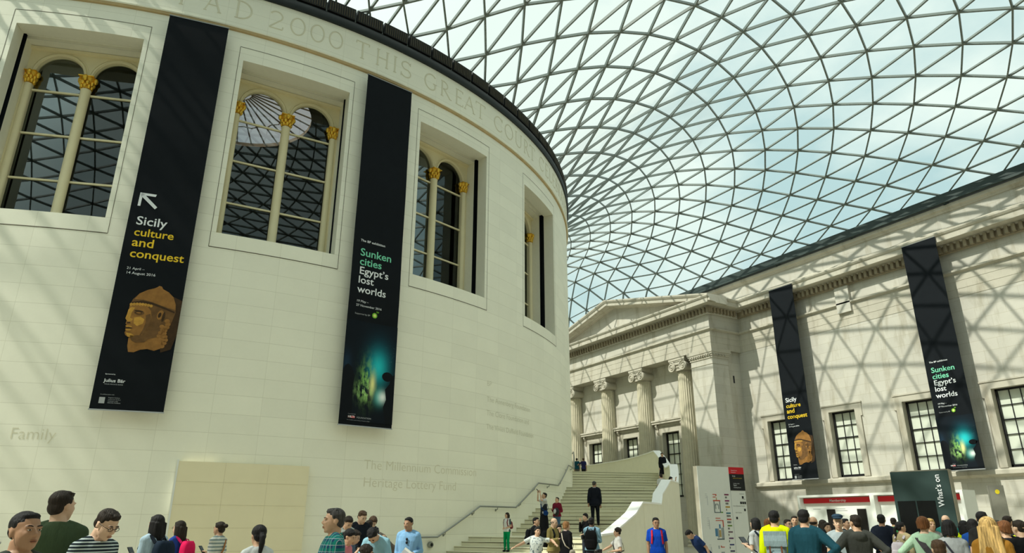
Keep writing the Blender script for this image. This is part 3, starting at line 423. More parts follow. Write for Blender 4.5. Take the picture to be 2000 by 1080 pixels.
def carve(ch, a0, a1, z0, h, mb, R):
    sx = rad(a1-a0)*R/WID[ch]
    for pts, wd in GL[ch]:
        q = [(x*sx, y*h) for x, y in pts]; n = len(q); wd *= h
        rings = []
        for i in range(n):
            p0 = q[max(i-1, 0)]; p1 = q[min(i+1, n-1)]; dx, dy = p1[0]-p0[0], p1[1]-p0[1]; L = math.hypot(dx, dy) or 1; nx, ny = -dy/L, dx/L
            r = []
            for k, (o, hgt) in enumerate(((-.5, .0), (-.16, .016), (.16, .016), (.5, .0))):
                X, Y = q[i][0]+nx*o*wd, q[i][1]+ny*o*wd; r.append(cyl(a0+math.degrees(X/R), z0+Y, R+.002+hgt))
            rings.append(r)
        mb.loft(rings, cap=False, closed=False)
LET = [('P',-11.3,-10.2),('A',-9.2,-7.7),('D',-6.65,-5.1),('2',-3.65,-2.25),('0',-1.7,-.25),('0',.2,1.6),('0',2.0,3.45),('T',4.75,6.25),('H',6.95,8.45),('I',8.9,9.4),('S',9.8,11.1),('G',12.8,14.5),('R',14.95,16.6),('E',17.1,18.4),('A',18.5,20.3),('T',20.35,22.1),('C',23.7,25.5),('O',25.85,27.7),('U',28.1,29.9),('R',30.3,31.9),('T',31.9,33.5),('C',34.9,36.6),('E',37.1,38.3),('L',38.7,39.8),('E',40.2,41.4),('B',41.8,43.0),('R',43.4,44.9),('A',45.1,46.7),('T',46.8,48.3),('E',48.7,49.9),('S',50.3,51.4)]
mb = MB()
for ch, a0, a1 in LET: carve(ch, a0, a1, 19.52, .77, mb, 23.46)
mb.build('carved_frieze_lettering', M['letter'], wall)
def drum_text(mb, body, a0, z0, wdeg, R=RD, ysc=1.0, **kw):
    v, f = text_mesh(body, 1.0, **kw); w = max(p[0] for p in v); k = rad(wdeg)*R/w
    mb.add([cyl(a0+math.degrees(p[0]*k/R), z0+p[1]*k*ysc, R+.004+p[2]*.004) for p in v], f)
mb = MB()
drum_text(mb, 'The Millennium Commission', 8.95, 3.40, 12.9, bold=-.012)
drum_text(mb, 'Heritage Lottery Fund', 8.98, 2.82, 10.1, bold=-.012)
drum_text(mb, 'Family', -16.3, 3.87, 2.85, bold=-.012); drum_text(mb, 'n', -17.45, 3.87, .5, bold=-.012)
mb.build('carved_donor_lettering', M['letter'], wall)
mb = MB()
for i, s in enumerate(('BP', 'The Annenberg Foundation', 'The Clore Foundation and', 'The Vivien Duffield Foundation')):
    drum_text(mb, s, 23.3, (7.08, 6.42, 5.86, 5.30)[i], (.8, 8.6, 8.3, 9.4)[i], bold=-.012)
mb.build('carved_list_lettering', M['letter2'], wall)
# ---- arched windows
gt = NT('dark_window_glass'); fr = gt.node('ShaderNodeFresnel'); fr.inputs[0].default_value = 1.55
tr = gt.node('ShaderNodeBsdfTransparent'); tr.inputs[0].default_value = (.50, .55, .52, 1)
gl = gt.node('ShaderNodeBsdfGlossy'); gl.inputs['Roughness'].default_value = .012; gl.inputs[0].default_value = (.9, 1, 1, 1)
ms = gt.node('ShaderNodeMixShader'); gt.link(gt.math('MINIMUM', gt.math('MULTIPLY', fr.outputs[0], 1.0), .16), ms.inputs[0]); gt.link(tr.outputs[0], ms.inputs[1]); gt.link(gl.outputs[0], ms.inputs[2]); gt.link(ms.outputs[0], gt.out.inputs['Surface'])
M['glass'] = gt.m
def gold_capital(mb, x, y, z, w=.25, h=.44, full=True):
    mb.lathe([(w*.55,0),(w*.7,.05*h),(w*.6,.1*h),(w*.62,.5*h),(w*.8,.8*h),(w*.95,.92*h),(w*.95,h)], (x,y,z), 14)
    for row, (n, rr, zz, s) in enumerate(((8,.68,.18,.062),(8,.8,.45,.066),(4,1.0,.78,.085))):
        for k in range(n):
            a = 2*pi*(k+.5*(row % 2))/n
            if not full and math.sin(a) < -.5: continue
            mb.ell((x+w*rr*math.cos(a), y+w*rr*math.sin(a), z+h*zz), (s, s, s*1.5), n=8, m=5)
    mb.box(x-w, x+w, y-w, y+w, z+h*.94, z+h)
for wi, c in enumerate(WC):
    n = Vector((math.sin(rad(c)), -math.cos(rad(c)), 0)); t = Vector((math.cos(rad(c)), math.sin(rad(c)), 0))
    win = empty('window_%d' % (wi+1), tuple(n*22.0 + Vector((0,0,ZB))), 0, kind='structure')
    T0 = Matrix(((t.x, n.x, 0, 0), (t.y, n.y, 0, 0), (0, 0, 1, 0), (0, 0, 0, 1))); INV = Matrix.Translation(-win.location)
    def wb(mb, name, m, smooth=False, par=None):
        mb.v = [tuple(INV @ (T0 @ Vector(p))) for p in mb.v]; o = mb.build(name, m, win, smooth); return o
    HW = 2.02; nf = math.sqrt(RD*RD-HW*HW)
    # joint line round the raised surround
    mb = MB(); HG = 5.353
    def ring_strip(a0, a1, z0, z1):
        k = max(1, int(abs(a1-a0)/.7)); rr = []
        for i in range(k+1):
            a = a0+(a1-a0)*i/k; rr.append([cyl(a-c, z0, RD+.004), cyl(a-c, z1, RD+.004)])
        vs_ = [Vector((p.x, -p.y, p.z)) for r in rr for p in r]; mb.add(vs_, [(2*i, 2*i+2, 2*i+3, 2*i+1) for i in range(k)])
    g_ = math.degrees(.016/RD)
    ring_strip(c-HG, c+HG, 10.33-.016, 10.33+.016); ring_strip(c-HG, c+HG, 18.33-.012, 18.33+.012)
    ring_strip(c-HG-g_*.6, c-HG+g_*.6, 10.33, 18.33); ring_strip(c+HG-g_*.6, c+HG+g_*.6, 10.33, 18.33)
    wb(mb, 'surround_joint', M['joint'])
    # reveals
    def reveal(n0, n1, hw, z0, z1, nface=None):
        m_ = MB(); K = 10
        xs = [-hw+2*hw*i/K for i in range(K+1)]
        def ny(x): return math.sqrt(RD*RD-x*x) if nface else n0
        for sx in (-1, 1): m_.add([(sx*hw, ny(hw), z0), (sx*hw, n1, z0), (sx*hw, n1, z1), (sx*hw, ny(hw), z1)], [(0,1,2,3)])
        for z in (z0, z1):
            m_.add([(x, ny(x), z) for x in xs]+[(x, n1, z) for x in xs], [(i, i+1, K+1+i+1, K+1+i) for i in range(K)])
        return m_
    wb(reveal(RD, 22.76, HW, ZB, ZT, True), 'stone_reveal', M['white_reveal'])
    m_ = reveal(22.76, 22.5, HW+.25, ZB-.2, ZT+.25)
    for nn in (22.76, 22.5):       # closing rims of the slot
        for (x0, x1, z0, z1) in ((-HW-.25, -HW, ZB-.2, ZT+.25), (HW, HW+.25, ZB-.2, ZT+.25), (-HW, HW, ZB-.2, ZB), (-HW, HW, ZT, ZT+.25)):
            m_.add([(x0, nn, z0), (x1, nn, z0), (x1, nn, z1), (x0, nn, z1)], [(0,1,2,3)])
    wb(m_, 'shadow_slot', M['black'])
    m_ = MB()
    for z in (ZT+.11, ZB): m_.add([(-HW, 22.76, z), (HW, 22.76, z), (HW, 22.5, z), (-HW, 22.5, z)], [(0,1,2,3)])
    for nn in (22.755, 22.505): m_.add([(-HW, nn, ZT), (HW, nn, ZT), (HW, nn, ZT+.11), (-HW, nn, ZT+.11)], [(0,1,2,3)])
    wb(m_, 'head_cover', M['white_reveal'])
    wb(reveal(22.5, 21.8, HW, ZB, ZT), 'inner_reveal', M['white_reveal'])
    # arcade plate with two arched lights
    mb = MB(); SP = 16.72; RA = .78; CXS = (-.94, .94); yF, yB = 22.02, 21.84
    K = 18
    def plate(pts_low, pts_high):   # strips between two polylines, both faces
        for y in (yF, yB):
            k = len(pts_low); mb.add([(x, y, z) for x, z in pts_low]+[(x, y, z) for x, z in pts_high], [(i, i+1, k+i+1, k+i) for i in range(k-1)])
    for cx in CXS:
        a_ = [(cx-RA*math.cos(pi*i/K), SP+RA*math.sin(pi*i/K)) for i in range(K+1)]
        plate(a_, [(x, ZT+.05) for x, z in a_])
        mb.add([(x, yF, z) for x, z in a_]+[(x, yB, z) for x, z in a_], [(i, i+1, K+1+i+1, K+1+i) for i in range(K)])
    for (x0, x1) in ((-HW, -.94-RA), (-.94+RA, .94-RA), (.94+RA, HW)): mb.box(x0, x1, yB, yF, SP, ZT+.05)
    for (x0, x1) in ((-HW, -.94-RA-.02), (.94+RA+.02, HW)): mb.box(x0, x1, yB, yF, ZB, SP)
    for cx in CXS:
        mb.tube([(cx-(RA+.06)*math.cos(pi*i/K), yF+.01, SP+(RA+.06)*math.sin(pi*i/K)) for i in range(K+1)], .05, 6)
        mb.tube([(cx-(RA+.15)*math.cos(pi*i/K), yF, SP+(RA+.15)*math.sin(pi*i/K)) for i in range(K+1)], .025, 6)
    mb.box(-HW, HW, yF-.02, yF+.12, ZT-.12, ZT-.02)
    wb(mb, 'arcade_frame', M['cream'], 1)
    mb = MB(); mb.lathe([(.19,0),(.19,.1),(.165,.14),(.165,5.3),(.18,5.36),(.15,5.4)], (0, yF-.05, ZB), 20); wb(mb, 'mullion_column', M['cream'], 1)
    for sx in (-1, 1):
        mb = MB(); mb.lathe([(.12,0),(.12,5.38)], (sx*1.84, yF-.02, ZB), 14); wb(mb, 'jamb_shaft', M['cream'], 1)
    for x, s in ((0, .25), (-1.82, .2), (1.82, .2)):
        mb = MB(); gold_capital(mb, x, yF-.03, 16.27, s, .45); wb(mb, 'gilded_capital', M['gold'], 1)
    mb = MB()
    for z in (12.62, 14.34, 16.06):
        for cx in CXS: mb.box(cx-.79, cx+.79, yB+.02, yB+.10, z-.03, z+.03)
    wb(mb, 'glazing_bar', M['cream'])
    for cx in CXS:
        mb = MB(); a_ = [(cx-RA*math.cos(pi*i/K), SP+RA*math.sin(pi*i/K)) for i in range(K+1)]
        pl = [(cx-RA, ZB)] + a_ + [(cx+RA, ZB)]
        mb.add([(x, yB+.04, z) for x, z in pl], [tuple(range(len(pl)))]); wb(mb, 'arched_glass', M['glass'])
# ---- interior of the reading room seen through the panes
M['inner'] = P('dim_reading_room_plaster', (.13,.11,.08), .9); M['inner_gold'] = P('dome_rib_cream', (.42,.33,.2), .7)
inner = empty('reading_room_interior', (0,0,0), kind='structure'); tag(inner, 'dim reading room and dome inside the drum', 'interior')
mb = MB(); vs = []; fs = []; A2 = [i*2.25-180 for i in range(160)]; Z2 = [0, ZB-.3, ZT+.3, 19.2]
for a in A2: vs += [cyl(a, z, 21.0) for z in Z2]
for i in range(160):
    for j in range(3):
        am = A2[i]+1.1
        if j == 1 and any(abs(am-cc) < 6.2 for cc in WC): continue
        k = (i+1) % 160; fs.append((i*4+j, k*4+j, k*4+j+1, i*4+j+1))
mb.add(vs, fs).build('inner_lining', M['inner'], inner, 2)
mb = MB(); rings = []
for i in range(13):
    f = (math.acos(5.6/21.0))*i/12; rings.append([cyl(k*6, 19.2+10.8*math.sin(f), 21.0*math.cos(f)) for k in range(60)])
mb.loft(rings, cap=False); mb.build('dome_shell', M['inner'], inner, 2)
mb = MB(); mb.lathe([(5.3,29.5),(6.1,29.35),(6.1,29.7),(5.3,29.8),(5.3,29.5)], (0,0,0), 48, None, False)
zo = 29.75
for k in range(32):
    a = 2*pi*k/32; mb.tube([(5.5*math.cos(a), 5.5*math.sin(a), zo), (1.0*math.cos(a), 1.0*math.sin(a), zo+1.2)], .06, 5)
for rr_, zz in ((3.6, zo+.5), (1.0, zo+1.2)):
    mb.tube([(rr_*math.cos(2*pi*k/40)*(1+.06*(k % 2)), rr_*math.sin(2*pi*k/40)*(1+.06*(k % 2)), zz) for k in range(41)], .05, 5)
mb.build('oculus_ribs', M['inner_gold'], inner, 1)
og = NT('frosted_oculus_glass'); tr = og.node('ShaderNodeBsdfTransparent'); tr.inputs[0].default_value = (.52, .46, .49, 1); og.link(tr.outputs[0], og.out.inputs['Surface'])
mb = MB(); mb.lathe([(5.45,zo+.03),(3.6,zo+.55),(1.0,zo+1.25),(.02,zo+1.3)], (0,0,0), 48, None, False); mb.build('oculus_glazing', og.m, inner, 2)
mb = MB(); mb.lathe([(0.0,.0),(21.0,.0)], (0,0,.01), 48); mb.build('reading_room_floor', M['inner'], inner)
mb = MB(); mb.lathe([(20.4,21.1),(23.4,21.1),(23.4,21.18),(20.4,21.18),(20.4,21.1)], (0,0,0), 120, None, False); mb.build('roof_ledge', M['steel_dark'], inner)
# ---- beige boarding on the drum
M['board'] = P('beige_boarding', (.87,.79,.55), .7, vary=.03, scale=1.5); M['board2'] = P('beige_board_joint', (.74,.67,.46), .8)
pn = empty('boarding_panel', tuple(cyl(-.6, FZ, 23.5)), 0, 'beige flat boarding fixed against the round wall below the left window', 'panel')
IV = Matrix.Translation(-pn.location)
def put(m, name, mat_, par): m.v = [tuple(IV @ Vector(p)) for p in m.v]; return m.build(name, mat_, par)
def curvebox(a0, a1, z0, z1, r0, r1, mb, k=12):
    rr = []
    for i in range(k+1):
        a = a0+(a1-a0)*i/k; rr.append([cyl(a, z0, r0), cyl(a, z0, r1), cyl(a, z1, r1), cyl(a, z1, r0)])
    mb.loft(rr)
mb = MB(); curvebox(-5.3, 4.12, FZ, 3.38, 23.42, 23.58, mb); put(mb, 'board', M['board'], pn)
mb = MB(); curvebox(-5.42, -5.3, FZ, 3.42, 23.42, 23.60, mb, 1); put(mb, 'white_edge_strip', M['white'], pn)
mb = MB()
for a in (-2.1, 1.0): curvebox(a-.012, a+.012, FZ, 3.38, 23.57, 23.584, mb, 1)
for z in (.85, 1.5, 2.15, 2.8): curvebox(-5.3, 4.12, z-.006, z+.006, 23.57, 23.584, mb)
put(mb, 'board_joint', M['board2'], pn)
# ---- stairs wrapping the drum
stair = empty('staircase', tuple(cyl(20, FZ, 26)), 0, 'broad limestone staircase wrapping round the drum', 'staircase')
IV = Matrix.Translation(-stair.location)
FL = [(15.3, 21.0), (28.0, 33.2), (40.0, 45.4), (52.2, 57.4)]; NS = 7; RISE = (1.185-FZ)/NS
def rout(a):
    return 30.3 if a < 22 else (30.3-1.3*(a-22)/12 if a < 34 else 29.0)
def tread(a0, a1, z0, z1, name, par, m):
    mb = MB(); k = max(2, int((a1-a0)/1.5)); rr = []
    for i in range(k+1):
        a = a0+(a1-a0)*i/k; row = []
        for (z) in (z0, z1):
            for s in range(5):
                f = s/4 if z == z0 else 1-s/4; aa = a+3.0*f; r = RD+(rout(aa)-.2-RD)*f; row.append(cyl(aa, z, r))
        rr.append(row)
    mb.loft(rr); return put(mb, name, m, par)
zc = FZ; ends = []
for fi, (a0, a1) in enumerate(FL):
    da = (a1-a0)/(NS-1)
    for k in range(NS):
        s = a0+da*k; e = (a0+da*(k+1)) if k < NS-1 else (FL[fi+1][0] if fi < 3 else 110)
        tread(s, e+.05, 0.0 if k < 2 else zc-.3, zc+RISE-.03, 'step', stair, M['stair']); st = tread(s-.05, e, zc+RISE-.03, zc+RISE, 'step_nosing', stair, M['stair']); tread(s-.012, s+.05, zc+RISE-.046, zc+RISE-.03, 'nosing_shadow', st, M['tread_shadow'])  # dark strip paints in the shadow line below each nosing
        zc += RISE
ZS = [zc]
# outer parapet wall with coping
CPZ = [(18.0,1.36),(19.2,1.40),(23.8,2.38),(31.6,2.42),(37.6,3.50),(43.6,3.54),(49.6,4.62),(55.2,4.66),(62.0,5.92),(110,5.92)]
def cz(a):
    for (p, q) in zip(CPZ, CPZ[1:]):
        if p[0] <= a <= q[0]: return p[1]+(q[1]-p[1])*(a-p[0])/(q[0]-p[0])
    return CPZ[-1][1]
AS = sorted(set([18.0+.8*i for i in range(116)]+[p[0] for p in CPZ[:-1]]))
mb = MB(); mb.loft([[cyl(a, 0, rout(a)-.36), cyl(a, 0, rout(a)), cyl(a, cz(a)-.06, rout(a)), cyl(a, cz(a)-.06, rout(a)-.36)] for a in AS])
put(mb, 'parapet_wall', M['drum_plain'], stair)
mb = MB(); mb.loft([[cyl(a, cz(a)-.06, rout(a)-.40), cyl(a, cz(a)-.06, rout(a)+.02), cyl(a, cz(a), rout(a)+.02), cyl(a, cz(a), rout(a)-.40)] for a in AS])
put(mb, 'parapet_coping', M['coping'], stair)
mb = MB()
for a in (24, 29, 34, 39.5, 45, 50): mb.loft([[cyl(a-.012, .2, rout(a)), cyl(a+.012, .2, rout(a)), cyl(a+.012, cz(a)-.08, rout(a)+.004), cyl(a-.012, cz(a)-.08, rout(a)+.004)][0:4], [cyl(a-.012, .2, rout(a)+.003), cyl(a+.012, .2, rout(a)+.003), cyl(a+.012, cz(a)-.08, rout(a)+.004), cyl(a-.012, cz(a)-.08, rout(a)+.004)]])
put(mb, 'parapet_joint', M['board2'], stair)
# handrails on the drum wall
def handrail(path, brackets, label):
    h = empty('handrail', tuple(cyl(path[0][0], path[0][1], RD)), 0, label, 'handrail'); V0 = Matrix.Translation(-h.location)
    pts = []
    for (p, q) in zip(path, path[1:]):
        k = max(1, int(abs(q[0]-p[0])/1.0))
        pts += [cyl(p[0]+(q[0]-p[0])*i/k, p[1]+(q[1]-p[1])*i/k, RD+.11) for i in range(k)]
    pts.append(cyl(path[-1][0], path[-1][1], RD+.11))
    m = MB(); m.tube([V0 @ p for p in pts], .032, 10); m.build('rail_tube', M['rail'], h, 1)
    for a in brackets:
        z = None
        for (p, q) in zip(path, path[1:]):
            if min(p[0], q[0]) <= a <= max(p[0], q[0]): z = p[1]+(q[1]-p[1])*(a-p[0])/(q[0]-p[0])
        if z is None: continue
        m = MB(); m.tube([V0 @ cyl(a, z-.02, RD+.11), V0 @ cyl(a, z-.10, RD+.09), V0 @ cyl(a, z-.13, RD+.005)], .016, 8); m.tube([V0 @ cyl(a, z-.13, RD), V0 @ cyl(a, z-.13, RD+.012)], .045, 10); m.build('rail_bracket', M['rail'], h, 1)
    return h
handrail([(13.2,1.185),(16.76,1.185),(22.2,2.28),(28.27,2.288),(33.4,3.36),(39.9,3.38),(45.66,4.49),(52.2,4.5),(57.4,5.62),(60,5.62)], [14.2,17.7,21.4,25.0,29.3,32.5,36.6,41,45,49], 'dark metal handrail zigzagging up the drum wall above the stairs')
handrail([(-15.2,1.12),(-16.76,1.12),(-22.2,2.22)], [-16.2,-20.5], 'short metal handrail on the drum wall at the far left edge')
ft = empty('wall_fitting', tuple(cyl(16.1, .93, RD)), 0, 'small round metal fitting on the drum wall beneath the handrail end', 'wall fitting')
F = frame((0,0,0), (math.cos(rad(16.1)), math.sin(rad(16.1)), 0), (math.sin(rad(16.1)), -math.cos(rad(16.1)), 0))
m = MB(); m.lathe([(.10,0),(.11,.03),(.11,.10),(.09,.13),(.0,.13)], (0,0,0), 18, F); m.build('fitting_housing', M['rail'], ft, 1)
m = MB(); m.lathe([(.06,.13),(.05,.145),(0,.145)], (0,0,0), 14, F); m.build('fitting_lens', M['black'], ft, 1)
# ------------------------------------------------------------ floor and plain court walls
m = MB(); m.box(-37, 37, -51.6, 46.5, -.3, FZ); fl = m.build('floor', M['floor']); tag(fl, 'pale stone paving of the court', 'floor', kind='structure')
m = MB(); m.box(-37.6, -WX, -51.6, 46.5, 0, 19.5); tag(m.build('wall_west', M['old_y']), 'west court wall', 'wall', kind='structure')
m = MB(); m.box(-37.6, 37.6, -52.1, -51.13, 0, 19.5); tag(m.build('wall_south', M['old_x']), 'south court wall behind the viewer', 'wall', kind='structure')
m = MB(); m.box(-37.6, 37.6, 46.03, 47, 0, 19.5); tag(m.build('wall_north', M['old_x']), 'north court wall', 'wall', kind='structure')
# ------------------------------------------------------------ east wall
ew = empty('wall_right', (WX,0,0), kind='structure'); tag(ew, 'aged stone court wall on the right', 'wall')
IV = Matrix.Translation((-WX,0,0))
def put(m, name, mat_, par, smooth=False): m.v = [tuple(IV @ Vector(p)) for p in m.v]; return m.build(name, mat_, par, smooth)
WY = [-13.83, -18.80, -23.77, -28.74, -33.71]; WH = .925; Z0W, Z1W = 4.47, 8.55
ys = [-51.13]+sorted([y+s*WH for y in WY for s in (-1, 1)])+[46.03]; zs = [0, Z0W, Z1W, 19.5]
m = MB(); vs = [(WX, y, z) for y in ys for z in zs]; fs = []
for i in range(len(ys)-1):
    ym = (ys[i]+ys[i+1])/2
    for j in range(3):
        if j == 1 and any(abs(ym-y) < WH for y in WY): continue
        fs.append((i*4+j, (i+1)*4+j, (i+1)*4+j+1, i*4+j+1))
put(m.add(vs, fs), 'ashlar_face', M['old_y'], ew)
m = MB(); m.box(WX+.9, WX+1.2, -51.6, 46.5, 0, 19.6); m.box(WX, WX+1.2, -51.6, 46.5, 19.4, 19.5); put(m, 'wall_core', M['old_y'], ew)
# mouldings: profile list (x outwards from face, z), swept in y
def course(prof, y0, y1, name, mat_, par=ew, X=WX, m=None):
    mm = m or MB(); mm.loft([[Vector((X-d, y, z)) for d, z in prof] for y in (y0, y1)])
    return mm
SILL = [(-.02,4.02),(.06,4.02),(.10,4.08),(.22,4.12),(.26,4.16),(.26,4.36),(.22,4.40),(.05,4.43),(-.02,4.43)]
put(course(SILL, -51.1, -11.3, '', None), 'sill_course', M['old'], ew)
m = MB(); course([(-.02,0),(.08,0),(.08,.55),(.03,.6),(-.02,.6)], -51.1, -11.2, '', None, m=m); put(m, 'plinth', M['old'], ew)
CORN = [(-.02,16.95),(.30,16.95),(.34,17.05),(.86,17.08),(.92,17.10),(.92,17.42),(.98,17.46),(1.04,17.56),(1.04,17.64),(.92,17.68),(.30,17.74),(.26,17.80),(.22,18.02),(.10,18.10),(-.02,18.10)]
ARCH = [(-.02,13.9),(.02,13.9),(.02,14.35),(.035,14.36),(.035,14.80),(.05,14.82),(.05,15.24),(.14,15.28),(.22,15.34),(.22,15.44),(.03,15.48),(-.02,15.48)]
ATT = [(-.02,19.05),(.08,19.05),(.12,19.15),(.26,19.22),(.28,19.30),(.28,19.42),(-.02,19.5)]
for y0, y1 in ((-51.1, -11.17), (11.17, 46)):
    put(course(CORN, y0, y1, '', None), 'cornice', M['old'], ew); put(course(ARCH, y0, y1, '', None), 'architrave_moulding', M['old'], ew)
put(course(ATT, -51.1, 46, '', None), 'attic_moulding', M['old'], ew)
def dentils(m, y0, y1, X, d0=.30, d1=.43, z0=16.58, z1=16.98):
    n = int(abs(y1-y0)/.36)
    for i in range(n):
        y = y0+(y1-y0)*(i+.5)/n; m.box(X-d1, X-d0+.3, y-.09, y+.09, z0, z1)
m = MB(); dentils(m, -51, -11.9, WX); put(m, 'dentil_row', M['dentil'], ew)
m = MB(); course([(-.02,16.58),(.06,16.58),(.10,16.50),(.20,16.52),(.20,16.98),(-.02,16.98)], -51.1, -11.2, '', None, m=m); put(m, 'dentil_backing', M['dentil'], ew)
m = MB()
for z in (14.6, 14.1): m.box(WX-.012, WX, -51, -11.2, z-.012, z+.012)
put(m, 'thin_joint', M['joint'], ew)
vb = MB(); vb.box(WX-.22, WX+.0, -20.75, -19.75, 14.75, 16.5); vbo = vb.build('vent_box', M['old_y']); tag(vbo, 'plain stone-coloured box standing out of the frieze between the two wall banners', 'box')
# sash windows
def sash(no, X, yc, z0, z1, hw, depth, cols=3, rows=5, surround=True, lab=None):
    wn_ = empty('window_%d' % no, (X, yc, z0), kind='structure'); V0 = Matrix.Translation(-Vector((X, yc, z0)))
    def bb(m, name, mt, sm=False): m.v = [tuple(V0 @ Vector(p)) for p in m.v]; return m.build(name, mt, wn_, sm)
    m = MB()
    for s in (-1, 1): m.add([(X, yc+s*hw, z0), (X+depth+.15, yc+s*hw, z0), (X+depth+.15, yc+s*hw, z1), (X, yc+s*hw, z1)], [(0,1,2,3)])
    m.add([(X, yc-hw, z1), (X, yc+hw, z1), (X+depth+.15, yc+hw, z1), (X+depth+.15, yc-hw, z1)], [(0,1,2,3)])
    m.add([(X, yc-hw, z0), (X, yc+hw, z0), (X+depth+.15, yc+hw, z0), (X+depth+.15, yc-hw, z0)], [(0,1,2,3)])
    bb(m, 'window_reveal', M['old'])
    if surround:
        m = MB(); o = .40
        for s in (-1, 1): m.box(X-.06, X+.001, min(yc+s*hw, yc+s*(hw+o)), max(yc+s*hw, yc+s*(hw+o)), z0, z1)
        m.box(X-.06, X+.001, yc-hw-o, yc+hw+o, z1, z1+.36)
        for s in (-1, 1): m.box(X-.06, X+.001, min(yc+s*(hw+o), yc+s*(hw+o+.10)), max(yc+s*(hw+o), yc+s*(hw+o+.10)), z1-.45, z1+.36)
        m.box(X-.10, X, yc-hw-o-.14, yc+hw+o+.14, z1+.36, z1+.44)
        bb(m, 'window_surround', M['old'])
        m = MB()
        for s in (-1, 1): m.box(X-.066, X-.055, yc+s*(hw+o)-.012, yc+s*(hw+o)+.012, z0, z1-.45); m.box(X-.07, X-.055, yc+s*(hw+o+.10)-.03, yc+s*(hw+o+.10)+.0, z1-.5, z1-.42)
        bb(m, 'surround_joint', M['joint'])
    xg = X+depth; f = .10
    m = MB(); m.box(xg-.10, xg+.02, yc-hw, yc-hw+f, z0, z1); m.box(xg-.10, xg+.02, yc+hw-f, yc+hw, z0, z1); m.box(xg-.10, xg+.02, yc-hw, yc+hw, z1-f, z1); m.box(xg-.10, xg+.02, yc-hw, yc+hw, z0, z0+.16)
    for i in range(1, cols):
        y = yc-hw+f+(2*hw-2*f)*i/cols; m.box(xg-.04, xg+.01, y-.016, y+.016, z0, z1)
    for j in range(1, rows):
        z = z0+.16+(z1-z0-f-.16)*j/rows; t = .016 if j != rows//2+1 else .034; m.box(xg-.05, xg+.01, yc-hw, yc+hw, z-t, z+t)
    bb(m, 'sash_frame', M['winframe'])
    m = MB(); m.box(xg+.02, xg+.05, yc-hw, yc+hw, z0, z1); bb(m, 'window_pane', M['blind'])
    return wn_
for i, y in enumerate(WY): sash(5+i, WX, y, Z0W, Z1W, WH, .42)
# ------------------------------------------------------------ portico
XP = 33.5; XB = 34.75; PY = 11.17
po = empty('portico', (XP, 0, 0), label='pedimented stone portico with fluted ionic columns beyond the stairs', cat='portico', kind='structure')
IV = Matrix.Translation((-XP,0,0))
PWY = [-4.95, 0., 4.95]; PWH = .95; PZ0, PZ1 = 3.6, 8.55
ys = [-9.0]+sorted([y+s*PWH for y in PWY for s in (-1, 1)])+[9.0]; zs = [0, PZ0, PZ1, 14.0]
m = MB(); vs = [(XB, y, z) for y in ys for z in zs]; fs = []
for i in range(len(ys)-1):
    ym = (ys[i]+ys[i+1])/2
    for j in range(3):
        if j == 1 and any(abs(ym-y) < PWH for y in PWY): continue
        fs.append((i*4+j, (i+1)*4+j, (i+1)*4+j+1, i*4+j+1))
put(m.add(vs, fs), 'back_wall', M['old_y'], po)
m = MB(); m.box(XB+.9, XB+1.0, -9, 9, 0, 14); put(m, 'back_wall_core', M['old_y'], po)
for s in (-1, 1):
    m = MB(); y0, y1 = sorted((s*9.0, s*PY)); m.box(XP, XB+.35, y0, y1, 0, 13.2); put(m, 'corner_pilaster', M['old_y'], po)
    m = MB(); y0, y1 = sorted((s*9.0, s*(PY-.22))); m.box(XB+.3, WX+.1, y0, y1, 0, 14.0); put(m, 'return_wall', M['old_x'], po)
    m = MB()
    for (d, a, b) in ((.03,12.75,12.80),(.05,13.2,13.36),(.10,13.36,13.5),(.16,13.5,13.62),(.20,13.62,13.9)):
        y0, y1 = sorted((s*(9.0-d), s*(PY+d))); m.box(XP-d, XB+.35+d, y0, y1, a, b)
    put(m, 'pilaster_capital', M['old'], po)
    m = MB()
    for k in range(9):
        y = s*(9.12+.24*k); m.ell((XP-.13, y, 13.44), (.07,.08,.06), n=8, m=5)
    for k in range(5): m.ell((XP+.1+.28*k, s*(PY+.13), 13.44), (.08,.07,.06), n=8, m=5)
    put(m, 'egg_and_dart', M['old'], po, 1)
# entablature and horizontal cornice around front and returns
def around(prof, m, ext=0.):
    pth = [(WX+.2, -PY-0, 0, -1), (XP, -PY, -1, -1), (XP, PY, -1, 1), (WX+.2, PY, 0, 1)]
    m.sweep(prof, [(x, y, nx, ny) for x, y, nx, ny in pth]); return m
put(around([(-1.3,13.9),(.02,13.9),(.02,14.35),(.035,14.36),(.035,14.80),(.05,14.82),(.05,15.24),(.14,15.28),(.22,15.34),(.22,15.44),(.03,15.48),(-1.3,15.48)], MB()), 'architrave', M['old'], po)
put(around([(-1.3,15.45),(.0,15.45),(.0,16.62),(.10,16.50),(.20,16.52),(.20,16.98),(-1.3,16.98)], MB()), 'frieze', M['old_y'], po)
put(around([(-1.3,16.95),(.30,16.95),(.34,17.05),(.86,17.08),(.92,17.10),(.92,17.42),(.98,17.46),(1.04,17.56),(1.04,17.64),(-1.3,17.68)], MB()), 'cornice', M['old'], po)
m = MB(); dentils(m, -PY-.5, PY+.5, XP)
n = 8
for s in (-1, 1):
    for i in range(n):
        x = XP-.2+(WX-XP-.3)*(i+.5)/n
        m.box(x-.09, x+.09, min(s*(PY), s*(PY+.43)), max(s*(PY), s*(PY+.43)), 16.58, 16.98)
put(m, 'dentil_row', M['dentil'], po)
m = MB(); m.add([(XP+.1, -PY-.2, 17.6), (XP+.1, PY+.2, 17.6), (XP+.1, 0, 20.1), (WX+.3, -PY-.2, 17.6), (WX+.3, PY+.2, 17.6), (WX+.3, 0, 20.1)], [(0,1,2), (0,2,5,3), (1,4,5,2)]); put(m, 'tympanum', M['old_y'], po)
m = MB()
